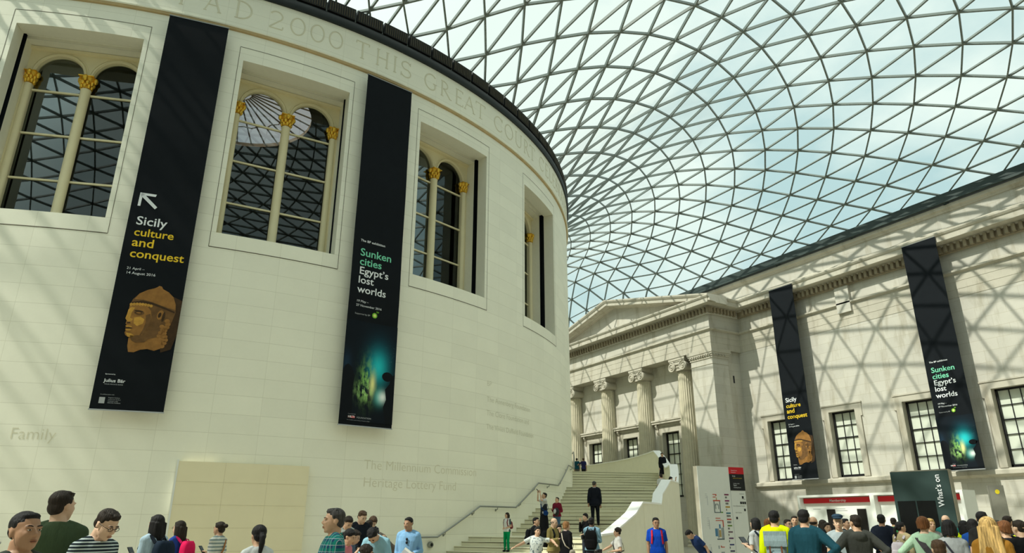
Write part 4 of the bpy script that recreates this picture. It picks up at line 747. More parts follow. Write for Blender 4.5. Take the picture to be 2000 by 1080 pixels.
for s in (-1, 1):     # raking cornices
    P0 = Vector((0, s*(PY+1.04), 17.66)); P1 = Vector((0, 0, 20.42)); dirv = (P1-P0).normalized(); nrm = Vector((0, -s*dirv.z, abs(dirv.y)))
    if nrm.z < 0: nrm = -nrm
    prof = [(-.95,-.62),(.30,-.62),(.34,-.55),(.88,-.50),(.88,-.24),(.94,-.20),(1.02,-.06),(1.02,.06),(-.95,.08)]
    def at(p, flat):
        ring = []
        for d, h in prof:
            q = p + nrm*h; q.x = XP-d
            if flat == 'apex':     # mitre on the centre line
                k = -q.y/dirv.y if abs(dirv.y) > 1e-6 else 0; q = q + dirv*k
            ring.append(Vector((XP-d, q.y, q.z)))
        return ring
    m.loft([at(P0, 0), at(P1, 'apex')])
put(m, 'raking_cornice', M['old'], po)
m = MB(); m.box(XP-.2, WX+.2, -PY-.6, PY+.6, 17.62, 17.70); put(m, 'cornice_top', M['old'], po)
m = MB(); m.box(35.72, 35.86, -PY+.21, -PY+.25, 11.55, 12.1); put(m, 'dark_slot', M['black'], po)
# fluted engaged ionic columns
def make_column(y):
    c = empty('ionic_column', (34.42-XP, y, 0)); c.parent = po
    m = MB(); N = 96; rings = []
    for i in range(13):
        z = .55+(12.85-.55)*i/12; r = .70-.10*(i/12)**1.6; ring = []
        for k in range(N):
            a = 2*pi*k/N; f = abs(math.sin(12*a)); ring.append(Vector(((r-.055*(f**.7))*math.cos(a), (r-.055*(f**.7))*math.sin(a), z)))
        rings.append(ring)
    m.loft(rings); m.build('fluted_shaft', M['column'], c, 1)
    m = MB(); m.lathe([(.86,.07),(.86,.2),(.80,.24),(.74,.30),(.74,.36),(.80,.40),(.80,.48),(.70,.52),(.68,.58)], (0,0,0), 32); m.build('column_base', M['column'], c, 1)
    cp = empty('ionic_capital', (0,0,12.8)); cp.parent = c
    m = MB(); m.lathe([(.56,-.02),(.60,.02),(.60,.06),(.57,.09),(.66,.2),(.74,.32),(.70,.4)], (0,0,0), 32); m.build('echinus', M['old'], cp, 1)
    m = MB(); m.box(-.86, .86, -.84, .84, .80, .90); m.box(-.90, .90, -.88, .88, .90, 1.10)
    m.box(-.80, .80, -.74, .74, .55, .80); m.build('abacus', M['old'], cp)
    for s in (-1, 1):
        yc = s*.62; zc = .42; m = MB()
        pr = []
        for i in range(9):
            x = -.84+1.68*i/8; r = .37*(.80+.20*(abs(i-4)/4)**2); pr.append((x, r))
        m.loft([[Vector((x, yc+r*math.cos(2*pi*k/28), zc+r*math.sin(2*pi*k/28))) for k in range(28)] for x, r in pr]); m.build('volute_scroll', M['old'], cp, 1)
        m = MB()
        for fx in (-.86, .86):
            sp_ = []
            for i in range(61):
                t = i/60; a = pi/2 - s*2*pi*2.4*t*-1; r = .355*(1-t)**1.1+.05; sp_.append((fx, yc+r*math.cos(a), zc+r*math.sin(a)))
            m.tube(sp_, [.045-.02*i/60 for i in range(61)], 6); m.ell((fx, yc, zc), (.05,.07,.07), n=10, m=6)
        m.build('volute_spiral', M['old'], cp, 1)
    m = MB(); m.box(-.82, .82, -.62, .62, .58, .78); m.box(-.74, .74, -.50, .50, .10, .60)
    for k in range(5): m.ell((-.74, -.28+.14*k, .36), (.1,.06,.10), n=8, m=5)
    m.build('capital_cushion', M['old'], cp)
    return c
M['column'] = P('column_stone', (.60,.555,.43), .85, vary=.10, scale=2.2, spec=.12)
for y in (-7.4, -2.46, 2.46, 7.4): make_column(y)
# windows behind the columns with bracketed hoods
for i, y in enumerate(PWY):
    wn_ = sash(10+i, XB, y, PZ0, PZ1, PWH, .45, 3, 6, surround=False)
    V0 = Matrix.Translation(-Vector((XB, y, PZ0)))
    m = MB(); o = .35
    for s in (-1, 1): m.box(XB-.06, XB+.01, min(y+s*PWH, y+s*(PWH+o)), max(y+s*PWH, y+s*(PWH+o)), PZ0, PZ1)
    m.box(XB-.06, XB+.01, y-PWH-o, y+PWH+o, PZ1, PZ1+.35); m.v = [tuple(V0 @ Vector(p)) for p in m.v]; m.build('window_surround', M['old'], wn_)
    m = MB(); m.box(XB-.12, XB+.01, y-1.75, y+1.75, 9.05, 9.25); m.box(XB-.34, XB+.01, y-1.85, y+1.85, 9.25, 9.42); m.box(XB-.40, XB+.01, y-1.92, y+1.92, 9.42, 9.54)
    m.v = [tuple(V0 @ Vector(p)) for p in m.v]; m.build('window_hood', M['old'], wn_)
    for s in (-1, 1):
        m = MB(); q = [(0,9.25),(.26,9.25),(.28,9.1),(.20,8.95),(.10,8.8),(.12,8.6),(.06,8.45),(0,8.45)]
        m.loft([[Vector((XB-d, y+s*1.45+e, z)) for d, z in q] for e in (-.11, .11)]); m.v = [tuple(V0 @ Vector(p)) for p in m.v]; m.build('hood_bracket', M['old'], wn_)
# ------------------------------------------------------------ hanging exhibition banners
def glow_mat():
    t = NT('printed_underwater_scene'); x, y, z = t.xyz('UV'); u, v = x, y
    def blob(cx, cy, rx, ry, p=2.0):
        dx = t.math('DIVIDE', t.math('SUBTRACT', u, cx), rx); dy = t.math('DIVIDE', t.math('SUBTRACT', v, cy), ry)
        d = t.math('ADD', t.math('MULTIPLY', dx, dx), t.math('MULTIPLY', dy, dy)); return t.math('POWER', 2.718, t.math('MULTIPLY', d, -p))
    c = (.0085,.0125,.018); 
    c = t.mix(t.math('MULTIPLY', blob(.66,.60,.34,.30), .75), c, (.01,.10,.16))
    c = t.mix(t.math('MULTIPLY', blob(.66,.55,.22,.20), 1.), c, (.02,.55,.60))
    c = t.mix(t.math('MULTIPLY', blob(.05,.55,.12,.16), .6), c, (.02,.05,.09))
    n = t.noise(5., 5, .6, t.comb(t.math('MULTIPLY', u, 3.), t.math('MULTIPLY', v, 2.2), 0.))
    n = t.ramp(n, .42, .62)
    c = t.mix(t.math('MULTIPLY', blob(.46,.40,.17,.24), n), c, (.34,.70,.16))
    c = t.mix(t.math('MULTIPLY', blob(.42,.30,.20,.10), n), c, (.48,.82,.28))
    c = t.mix(t.math('MULTIPLY', blob(.57,.38,.07,.13), 1.), c, (.90,.88,.36))
    c = t.mix(t.math('MULTIPLY', blob(.72,.26,.13,.10), .85), c, (.10,.62,.55))
    c = t.mix(blob(.78,.26,.11,.07), c, (.90,.95,.92))
    sp = t.noise(60., 2, .5, t.comb(u, v, 0.)); s = t.math('MULTIPLY', t.math('GREATER_THAN', sp, .70), blob(.88,.68,.14,.2)); c = t.mix(t.math('MULTIPLY', s, .5), c, (.35,.6,.62))
    t.col(c); t.rough(.8); t.b.inputs['Specular IOR Level'].default_value = .1; return t.m
M['glow'] = glow_mat()
M['clay1'] = P('print_terracotta', (.34,.16,.04), .8, vary=.28, scale=5); M['clay2'] = P('print_lit_ochre', (.60,.32,.055), .8, vary=.25, scale=7)
M['clay3'] = P('print_dark_umber', (.055,.028,.010), .8, vary=.3, scale=6); M['clay4'] = P('print_brown', (.17,.085,.028), .8, vary=.3, scale=6)
M['leaf'] = P('print_leaf_green', (.25,.62,.05), .8, vary=.05); M['leafy'] = P('print_lemon', (.80,.85,.25), .8, vary=.05); M['leafd'] = P('print_deep_green', (.06,.33,.05), .8)
def poly_face(mb, pts, Mx, off): mb.add([Mx @ Vector((x, y, off)) for x, y in pts], [tuple(range(len(pts)))])
def oval(cx, cy, rx, ry, n=18, rot=0.): return [(cx+rx*math.cos(2*pi*k/n)*math.cos(rot)-ry*math.sin(2*pi*k/n)*math.sin(rot), cy+rx*math.cos(2*pi*k/n)*math.sin(rot)+ry*math.sin(2*pi*k/n)*math.cos(rot)) for k in range(n)]
def banner(kind, o, u, nrm, w, zb, zt, dz, db, label, arrow=False):
    root = empty('exhibition_banner', tuple(o), 0, label, 'banner', 'exhibition banners in the court'); root.location = Vector(o)
    A = frame((0,0,0), u, nrm)                       # local: x right, y up (from banner bottom at zb), z outwards
    hgt = zt-zb
    mb = MB(); n = 24
    rings = []
    for i in range(n+1):
        y = hgt*i/n; b = .012*math.sin(i*.9); rings.append([A @ Vector((x, y, z+b)) for x, z in ((0,0),(w,0),(w,.012),(0,.012))])
    mb.loft(rings).build('banner_cloth', M['banner'], root)
    for nm, y in (('bottom_rail', -.03), ('top_rail', hgt)):
        mb = MB(); mb.box(-.02, w+.02, y, y+.035, -.015, .03, A); mb.build(nm, M['rail'] if nm == 'top_rail' else M['txt_grey'], root)
    mb = MB()
    for x in (.15, w-.15): mb.tube([A @ Vector((x, hgt, .0)), A @ Vector((x, hgt-.05, -.33 if abs(nrm[0]) < .99 else -.9))], .012, 6)
    mb.build('hanging_bracket', M['rail'], root)
    F0 = .032
    def T(x, z): return A @ Matrix.Translation((x, z-zb, F0))
    def words(name, lines, m, bold=0.):
        mb = MB()
        for s, x, z, wd in lines: text_fit(mb, s, wd, T(x, z), bold=bold)
        return mb.build(name, m, root)
    if kind == 'sicily':
        x = .24
        if arrow:
            mb = MB(); y0 = 11.72+dz-zb
            for q in ([(.20,y0),(.68,y0),(.66,y0-.085),(.28,y0-.085),(.27,y0-.47),(.19,y0-.47)], [(.24,y0-.02),(.30,y0-.02),(.76,y0-.44),(.70,y0-.52),(.22,y0-.10)]): poly_face(mb, q, A, F0)
            mb.build('printed_arrow', M['txt_white'], root)
        words('white_lettering', [('Sicily', x, 10.61+dz, .90)], M['txt_white'], .012)
        words('yellow_lettering', [('culture', x, 10.23+dz, 1.15), ('and', x, 9.87+dz, .62), ('conquest', x, 9.50+dz, 1.56)], M['txt_yellow'], .012)
        words('date_lettering', [('21 April \u2013', x, 9.09+dz, .50), ('14 August 2016', x, 8.94+dz, .83)], M['txt_white'], .0)
        words('sponsor_lettering', [('Sponsored by', x, 5.77+db, .27), ('Julius B\u00e4r', x, 5.55+db, .56)], M['txt_white'], .014)
        words('small_lettering', [('YOUR PRIVATE BANK', x+.02, 5.47+db, .50), ('In collaboration with', x-.02, 5.17+db, .36), ('Regione Siciliana', x+.2, 5.08+db, .30), ('Assessorato dei Beni', x+.2, 5.03+db, .33), ('Culturali e dell', x+.2, 4.98+db, .26), ('Identit\u00e0 Siciliana', x+.2, 4.93+db, .34)], M['txt_grey'])
        mb = MB(); poly_face(mb, [(x-.03,4.92+db-zb),(x+.12,4.92+db-zb),(x+.12,5.10+db-zb),(x-.03,5.10+db-zb)], A, F0); mb.build('emblem_square', M['txt_grey'], root)
        # generic carved stone head in profile
        hd = empty('printed_stone_head'); hd.parent = root
        ox, oy, sx, sy = .50, 6.46+dz-zb, w-.50-.0, 2.2
        def Q(pts): return [(ox+a/240.*sx, oy+(330-b)/330.*sy) for a, b in pts]
        def part(nm, plist, m, off):
            mb = MB()
            for p in plist: poly_face(mb, Q(p), A, off)
            mb.build(nm, m, hd)
        E_ = lambda cx, cy, rx, ry, r=0.: oval(cx, cy, rx, ry, 18, r)
        part('head_ground', [[(140,60),(190,46),(240,64),(240,230),(224,300),(180,318),(150,200)]], M['clay3'], F0)
        part('neck', [[(50,240),(170,200),(200,250),(176,300),(150,312),(118,306),(88,312),(60,326),(36,326),(28,300),(26,262)]], M['clay1'], F0+.001)
        part('head_mass', [[(112,10),(122,2),(134,4),(142,16),(170,28),(196,50),(212,84),(218,124),(208,170),(190,214),(160,246),(110,262),(60,266),(24,258),(10,250),(4,238),(9,226),(3,216),(8,204),(1,196),(4,182),(-4,172),(0,152),(4,130),(4,106),(14,78),(38,48),(74,26),(102,16)]], M['clay4'], F0+.002)
        part('skull_cap', [[(112,10),(122,2),(134,4),(142,16),(170,28),(196,50),(212,84),(216,112),(160,100),(104,84),(60,76),(20,78),(38,48),(74,26),(102,16)]], M['clay1'], F0+.003)
        part('cap_band', [[(10,92),(60,80),(104,86),(160,102),(214,120),(214,128),(160,112),(104,96),(60,92),(10,102)]], M['clay3'], F0+.004)
        part('lit_face', [[(4,110),(40,104),(84,106),(104,126),(112,160),(104,206),(84,244),(56,258),(24,256),(10,250),(4,238),(9,226),(3,216),(8,204),(1,196),(4,182),(-4,172),(0,152),(4,130)]], M['clay1'], F0+.004)
        part('cheek_light', [[(2,130),(14,116),(30,118),(20,140),(16,168),(30,172),(26,182),(10,186),(4,182),(-4,172),(0,152)], [(34,164),(62,158),(82,170),(78,190),(54,204),(36,192)], [(10,238),(34,240),(52,250),(40,258),(20,256)]], M['clay2'], F0+.006)
        part('face_shade', [[(84,150),(104,140),(112,164),(104,206),(86,240),(70,250),(84,214),(90,180)], [(30,250),(84,244),(120,256),(100,276),(60,282),(40,272)], E_(52,140,24,12,.05)], M['clay4'], F0+.006)
        part('eye_line', [E_(50,133,22,4,.10), E_(50,141,16,6,.03)], M['clay3'], F0+.008)
        part('eyeball', [E_(50,141,12,3.6,.03)], M['clay1'], F0+.009)
        part('mouth_line', [[(3,214),(20,211),(40,216),(22,219),(4,219)], [(6,190),(20,188),(24,194),(8,196)]], M['clay3'], F0+.008)
        part('lips', [E_(18,208,15,4,.05), E_(18,224,13,4,-.05)], M['clay2'], F0+.0075)
        part('curl_fringe', [E_(10+13*k, 104-5*math.sin(k*.42), 7, 7) for k in range(8)], M['clay2'], F0+.008)
        part('side_locks', [E_(186+6*math.sin(k*1.3), 168+15*k, 13, 10) for k in range(9)] + [E_(166+6*math.sin(k*1.7), 196+15*k, 11, 9) for k in range(6)], M['clay1'], F0+.008)
        part('ear', [E_(150,142,15,24,.2)], M['clay1'], F0+.007); part('ear_hollow', [E_(147,143,7,13,.2), E_(165,150,6,24,.1)], M['clay3'], F0+.009)
    else:
        x = .285
        mb = MB(); pz0, pz1 = 4.92+db-zb, 8.45+dz-zb
        mb.add([A @ Vector((0.0, pz0, F0-.004)), A @ Vector((w, pz0, F0-.004)), A @ Vector((w, pz1, F0-.004)), A @ Vector((0.0, pz1, F0-.004))], [(0,1,2,3)])
        pic = mb.build('printed_underwater_picture', M['glow'], root); uv = pic.data.uv_layers.new()
        for l in pic.data.loops: uv.data[l.index].uv = ((0,0),(1,0),(1,1),(0,1))[l.vertex_index]
        H_ = pz1-pz0
        mb = MB(); g = lambda a, b: (a*w, pz0+b*H_)
        poly_face(mb, [g(.86,.0),(w,pz0),(w,pz0+.50*H_),g(.93,.48),g(.90,.40),g(.82,.34),g(.85,.24),g(.80,.16)], A, F0); poly_face(mb, oval(.85*w, pz0+.47*H_, .105*w, .048*H_), A, F0)
        mb.build('diver_silhouette', M['banner'], root); mb = MB()
        poly_face(mb, [g(0,.0),g(.20,.0),g(.22,.12),g(.20,.30),g(.22,.44),g(.16,.52),g(.09,.55),g(.03,.53),g(0,.48)], A, F0)
        mb.build('rock_silhouette', M['banner'], root)
        words('small_title', [('The BP exhibition', x-.02, 11.47+dz, 1.01)], M['txt_white'], .012)
        words('mint_lettering', [('Sunken', x, 10.92+dz, 1.28), ('cities', x, 10.56+dz, .90)], M['txt_green'], .012)
        words('white_lettering', [('Egypt\u2019s', x+.01, 10.21+dz, 1.20), ('lost', x, 9.86+dz, .63), ('worlds', x, 9.50+dz, 1.15)], M['txt_white'], .012)
        words('date_lettering', [('19 May \u2013', x, 9.14+dz, .48), ('27 November 2016', x, 8.98+dz, 1.02)], M['txt_white'])
        words('support_lettering', [('Supported by BP', x-.02, 8.68+dz, .60)], M['txt_grey'])
        mb = MB(); cx, cy = 1.05, 8.74+dz-zb
        for k in range(14): poly_face(mb, oval(cx+.055*math.cos(2*pi*k/14), cy+.055*math.sin(2*pi*k/14), .055, .02, 8, 2*pi*k/14), A, F0)
        text_fit(mb, 'bp', .10, A @ Matrix.Translation((cx+.06, cy+.12, F0)), bold=.01)
        mb.build('sunflower_emblem', M['leaf'], root)
        mb = MB(); poly_face(mb, oval(cx, cy, .055, .055), A, F0+.003); mb.build('sunflower_centre', M['leafy'], root)
        mb = MB(); poly_face(mb, [(x+.02,5.02+db-zb),(x+.29,5.02+db-zb),(x+.29,5.09+db-zb),(x+.02,5.09+db-zb)], A, F0); mb.build('red_sponsor_block', M['txt_red'], root)
        words('small_lettering', [('Organised with', x+.03, 5.14+db, .28), ('FOUNDATION', x+.36, 5.025+db, .54), ('Hilti Foundation and the Ministry of Antiquities of Egypt', x, 4.94+db, .86)], M['txt_grey'])
        mb = MB(); text_fit(mb, 'HILTI', .24, T(x+.035, 5.03+db), bold=.02); mb.v = [tuple(Vector(p)+Vector(nrm)*.003) for p in mb.v]; mb.build('sponsor_mark', M['txt_white'], root)
    return root
def drum_banner(kind, a0, a1, zb, zt, label, **k):
    p0, p1 = cyl(a0, zb, 23.76), cyl(a1, zb, 23.76); u = (p1-p0); am = rad((a0+a1)/2)
    return banner(kind, p0, u.normalized(), (math.sin(am), -math.cos(am), 0), u.length, zb, zt, 0., 0., label, **k)
drum_banner('sicily', -11.55, -6.83, 4.75, 18.70, 'dark hanging banner with arrow and Sicily lettering on the round drum', arrow=True)
drum_banner('sunken', 5.98, 10.86, 4.78, 18.64, 'dark hanging banner with Sunken cities lettering on the round drum')
banner('sicily', (35.6, -15.19, 4.43), (0,-1,0), (-1,0,0), 1.98, 4.43, 17.50, -1.15, -.43, 'dark Sicily banner without an arrow hung on the right stone wall')
banner('sunken', (35.6, -25.15, 4.42), (0,-1,0), (-1,0,0), 2.0, 4.42, 17.44, -1.20, -.40, 'dark Sunken cities banner hung on the right stone wall')
# ------------------------------------------------------------ floor-standing signs
def sign_frame(pl, pr, z): 
    u = (Vector(pr)-Vector(pl)); L = u.length; u.normalize(); n = Vector((u.y, -u.x, 0)); return frame((0,0,0), u, n), L
# map totem
pl, pr = (10.3, -32.1, FZ), (11.94, -32.28, FZ); A, L = sign_frame(pl, pr, 0); HT = 3.20-FZ
root = empty('map_sign', pl, 0, 'tall white floor-map totem with red and black corner panel beside the stairs', 'sign')
mb = MB(); mb.box(0, L, 0, HT, -.16, 0, A); mb.build('totem_slab', M['stair'] if False else P('totem_edge_beige', (.52,.48,.38), .6), root)
mb = MB(); mb.box(.0, L, .05, HT, 0, .012, A); mb.build('white_face', M['white'], root)
fx = lambda f: f*L
mb = MB(); mb.box(fx(.675), L+.004, HT-.185, HT+.003, .012, .02, A); mb.build('red_header', M['txt_red'], root)
mb = MB(); mb.box(fx(.675), L+.004, HT-.64, HT-.185, .012, .02, A); mb.build('black_panel', M['txt_black'], root)
mb = MB(); mb.box(fx(.672), fx(.676), .05, HT-.64, .012, .016, A); mb.build('column_rule', M['txt_grey'], root)
def sw(name, items, m, off=.021, bold=0.):
    mb = MB()
    for s, x, y, wd in items: text_fit(mb, s, wd, A @ Matrix.Translation((x, y, off)), bold=bold)
    return mb.build(name, m, root)
sw('header_lettering', [('Great Court', fx(.72), HT-.10, .22), ('Ground floor', fx(.72), HT-.15, .18)], M['txt_white'])
sw('panel_lettering', [('Sicily', fx(.74), HT-.26, .11), ('Sunken cities', fx(.75), HT-.46, .22), ('Egypt', fx(.75), HT-.51, .12), ('Reading Room', fx(.75), HT-.57, .26)], M['txt_white'], .0215)
sw('panel_yellow_lettering', [('culture and conquest', fx(.75), HT-.31, .33)], M['txt_yellow'], .0215)
sw('facility_lettering', [('Cloakroom', fx(.86), HT-.74, .17), ('Toilets', fx(.92), HT-.88, .10), ('Clore Education Centre', fx(.70), HT-1.07, .42), ('Ford Centre', fx(.74), HT-1.25, .22)], M['txt_black'], .014)
mb = MB()
for (a, y) in ((.93,HT-.82),(.88,HT-.97),(.925,HT-.97),(.97,HT-.97),(.95,HT-1.16),(.76,HT-1.38)): mb.box(fx(a)-.03, fx(a)+.03, y-.035, y+.03, .012, .016, A)
mb.build('pictogram', M['txt_black'], root)
CLR = [(.20,.02,.08),(.24,.02,.12),(.50,.28,.03),(.05,.18,.26),(.55,.10,.08),(.16,.28,.05),(.15,.09,.12),(.13,.05,.14),(.05,.06,.20),(.06,.05,.12)]
for k in range(10):
    y = HT-.76-.165*k
    mb = MB(); mb.box(fx(.53)+.004*k, fx(.53)+.155+.004*k, y-.018, y+.018, .012, .016, A); mb.build('gallery_bar', P('bar_ink_%d' % k, CLR[k], .7), root)
mb = MB(); rnd = random.Random(4)
for k in range(10):
    y = HT-.83-.165*k
    for q in range(rnd.randint(1, 4)): mb.box(fx(.545)+.035*q, fx(.545)+.035*q+.02, y-.03, y+.02, .012, .016, A)
mb.build('small_figure_marks', M['txt_black'], root)
def plan(name, rects, m, off=.016):
    mb = MB()
    for (x0, x1, y0, y1) in rects: mb.box(fx(x0), fx(x1), HT-y1, HT-y0, .012, off, A)
    mb.build(name, m, root)
plan('map_outline', [(.29,.305,.94,1.25),(.41,.425,.94,1.25),(.29,.425,1.23,1.25),(.33,.34,1.0,1.05),(.36,.37,1.0,1.05),(.32,.33,1.02,1.15),(.38,.39,1.02,1.15),(.30,.45,1.92,1.95),(.44,.45,1.6,1.95)], P('map_slate', (.10,.14,.16), .7))
plan('map_red_rooms', [(.28,.36,.75,.77),(.34,.36,.75,.80),(.28,.34,.82,.84),(.28,.43,.91,.94),(.30,.40,1.38,1.40),(.30,.46,1.44,1.46),(.44,.46,1.44,1.62),(.36,.44,2.13,2.15),(.36,.375,2.10,2.15)], P('map_red', (.60,.10,.06), .7))
plan('map_blue_rooms', [(.27,.32,1.66,1.86),(.36,.39,1.55,1.66)], P('map_blue', (.10,.25,.42), .7)); plan('map_ochre_rooms', [(.35,.39,1.70,1.88),(.345,.36,.84,.92)], P('map_ochre', (.50,.36,.14), .7)); plan('map_green_rooms', [(.43,.47,1.22,1.25)], P('map_green', (.15,.32,.06), .7))
plan('map_grey_rooms', [(.32,.35,1.66,1.90),(.40,.44,1.64,1.92),(.36,.43,2.26,2.38),(.31,.33,2.10,2.18)], P('map_grey', (.36,.40,.42), .7))
mb = MB()
for y0, n in ((.75,3),(1.38,5),(2.08,4)):
    for k in range(n): mb.box(fx(.12), fx(.12)+.07, HT-y0-.05*k-.008, HT-y0-.05*k, .012, .015, A)
    mb.box(fx(.135)+.04, fx(.135)+.05, HT-y0-.30, HT-y0-.05, .012, .015, A)
mb.build('level_caption_lines', M['txt_grey'], root)
# "What's on" totem
pl, pr = (15.1, -34.75, FZ), (15.55, -36.10, FZ); A, L = sign_frame(pl, pr, 0); HT = 3.05-FZ
root = empty('listings_sign', pl, 0, 'dark teal totem with white vertical lettering and two black screens', 'sign')
mb = MB(); mb.box(0, L, 0, HT, -.10, 0, A); mb.build('teal_face', P('dark_teal_panel', (.030,.055,.052), .45, vary=.03), root)
mb = MB(); mb.box(0, L, 0, HT+.03, -.42, -.10, A); mb.box(L, L+.02, 0, HT+.03, -.42, -.02, A); mb.build('stone_grey_side', P('totem_side_taupe', (.28,.255,.19), .6, vary=.04), root)
mb = MB(); mb.box(L*.05, L*.36, .72, HT-.78, 0, .012, A); mb.box(L*.385, L*.70, .72, HT-.78, 0, .012, A); mb.box(L*.05, L*.70, .1, .68, 0, .012, A); mb.build('black_screen', P('screen_black', (.006,.007,.008), .15, vary=.02, spec=.5), root)
mb = MB(); v, f = text_mesh('What\u2019s on', 1.0, bold=.012); wd = max(p[0] for p in v); k = .83/wd
R90 = Matrix.Rotation(pi/2, 4, 'Z'); mb.add([A @ (Matrix.Translation((L*.845, HT-.94, .014)) @ R90 @ Vector((p[0]*k, p[1]*k, 0))) for p in v], f); mb.build('vertical_lettering', M['txt_white'], root)
mb = MB(); text_fit(mb, 'britishmuseum.org', .25, A @ Matrix.Translation((L*.80, .95, .014))); mb.build('address_lettering', M['txt_grey'], root)
# grey pillar sign with a yellow dot
pl, pr = (23.7, -33.0, FZ), (23.85, -33.42, FZ); A, L = sign_frame(pl, pr, 0); HT = 3.0-FZ
root = empty('pillar_sign', pl, 0, 'slim grey pillar sign with a yellow dot in front of the right wall', 'sign')
mb = MB(); mb.box(0, L, 0, HT, -.12, 0, A); mb.box(-.05, 0, 0, HT, -.14, .01, A); mb.build('grey_slab', P('pillar_grey', (.20,.195,.16), .5), root)
mb = MB(); poly_face(mb, oval(L*.55, HT-.22, .07, .08), A, .006); mb.build('yellow_dot', P('dot_yellow', (.75,.60,.02), .6), root)
mb = MB(); mb.box(-.28, .1, 0, 1.75, .02, .10, A); mb.build('dark_screen', P('pillar_dark', (.05,.05,.045), .4), root)
# membership desk
root = empty('membership_desk', (25.15, -27.45, FZ), 0, 'long white membership desk with red band along the right wall', 'desk')
IV = Matrix.Translation(-root.location)
def kb(boxes, name, m):
    mb = MB()
    for b in boxes: mb.box(*b)
    mb.v = [tuple(IV @ Vector(p)) for p in mb.v]; return mb.build(name, m, root)
kx = 25.15; ya, yb, yc_ = -23.6, -27.45, -31.3; KH = 2.96
kb([(kx, kx+.9, ya-.12, ya, FZ+.12, KH-.10), (kx, kx+.9, yc_, yc_+.12, FZ+.12, KH-.10), (kx, kx+.9, yb-.10, yb+.10, FZ+.12, KH-.10), (kx, kx+.9, yc_, ya, KH-.10, KH), (kx, kx+.9, yc_, ya, FZ, FZ+.12)], 'white_frame', M['white'])
kb([(kx+.35, kx+.45, yc_+.12, ya-.12, FZ, KH-.1)], 'back_panel', M['white'])
for (a, b) in ((ya-.14, yb+.12), (yb-.12, yc_+.14)): kb([(kx+.26, kx+.35, b, a, KH-.36, KH-.14)], 'red_band', M['txt_red'])
A = frame((kx+.255, ya-1.55, KH-.315), (0,-1,0), (-1,0,0)); mb = MB(); text_fit(mb, 'Membership', .85, IV @ A, bold=.005); mb.build('band_lettering', M['txt_white'], root)
for y in (-24.9, -26.45): kb([(kx+.30, kx+.36, y-.42, y, FZ+1.15, FZ+2.25)], 'black_screen', P('desk_screen', (.012,.010,.010), .3))
kb([(kx-.25, kx+.3, yc_+.3, ya-.3, FZ+1.0, FZ+1.06), (kx-.15, kx+.2, yc_+.5, ya-.5, FZ, FZ+1.0)], 'counter', M['white'])
A = frame((kx+.345, ya-.55, 2.33), (0,-1,0), (-1,0,0)); mb = MB()
for i, (x, y, wd) in enumerate(((0,0,.4),(1.2,0,.5),(1.2,-.08,.6),(1.25,-.3,.35))): mb.box(x, x+wd, y, y+.02, 0, .006, IV @ A)
mb.build('small_print_lines', M['txt_grey'], root)
# ------------------------------------------------------------ visitors
def cloth(name, c, pat=None, c2=None, p=.05):
    if name in _cache: return _cache[name]
    t = NT(name); x, y, z = t.xyz()
    f = t.noise(9, 4, .6); base = t.mix(f, tuple(v*.82 for v in c), tuple(min(1, v*1.1) for v in c))
    if pat == 'stripe':
        s = t.math('GREATER_THAN', t.math('FRACT', t.math('DIVIDE', z, p)), .56); base = t.mix(s, base, c2)
    elif pat == 'plaid':
        a = t.math('GREATER_THAN', t.math('FRACT', t.math('DIVIDE', z, p)), .5); b = t.math('GREATER_THAN', t.math('FRACT', t.math('DIVIDE', t.math('ADD', x, t.math('MULTIPLY', y, .6)), p)), .5)
        base = t.mix(t.math('MULTIPLY', a, .75), base, c2[0]); base = t.mix(t.math('MULTIPLY', b, .55), base, c2[1])
        l = t.math('GREATER_THAN', t.math('FRACT', t.math('DIVIDE', z, p)), .93); m = t.math('GREATER_THAN', t.math('FRACT', t.math('DIVIDE', t.math('ADD', x, t.math('MULTIPLY', y, .6)), p)), .93)
        base = t.mix(t.math('MULTIPLY', t.math('MAXIMUM', l, m), .8), base, c2[2])
    elif pat == 'speckle':
        base = t.mix(t.math('GREATER_THAN', t.noise(22, 2), .60), base, c2)
    elif pat == 'yoke':
        base = t.mix(t.math('GREATER_THAN', t.math('ABSOLUTE', x), .13), base, c2)
    t.col(base); t.rough(.85); t.b.inputs['Specular IOR Level'].default_value = .12
    mp = t.node('ShaderNodeMapping'); mp.inputs['Scale'].default_value = (1, 1, .45); t.link(t.tc.outputs['Object'], mp.inputs[0])
    t.bump(t.noise(11, 3, .6, mp.outputs[0]), .55, .03); _cache[name] = t.m; return t.m
def skin_m(n):
    tones = {'a': (.56,.34,.22), 'b': (.66,.43,.30), 'c': (.40,.22,.13), 'd': (.30,.16,.09), 'e': (.10,.055,.035)}
    if 'skin_'+n not in _cache:
        t = NT('skin_tone_'+n); f = t.noise(14, 3); c = tones[n]; t.col(t.mix(f, tuple(v*.9 for v in c), tuple(v*1.08 for v in c))); t.rough(.55); t.b.inputs['Subsurface Weight'].default_value = .0; _cache['skin_'+n] = t.m
    return _cache['skin_'+n]
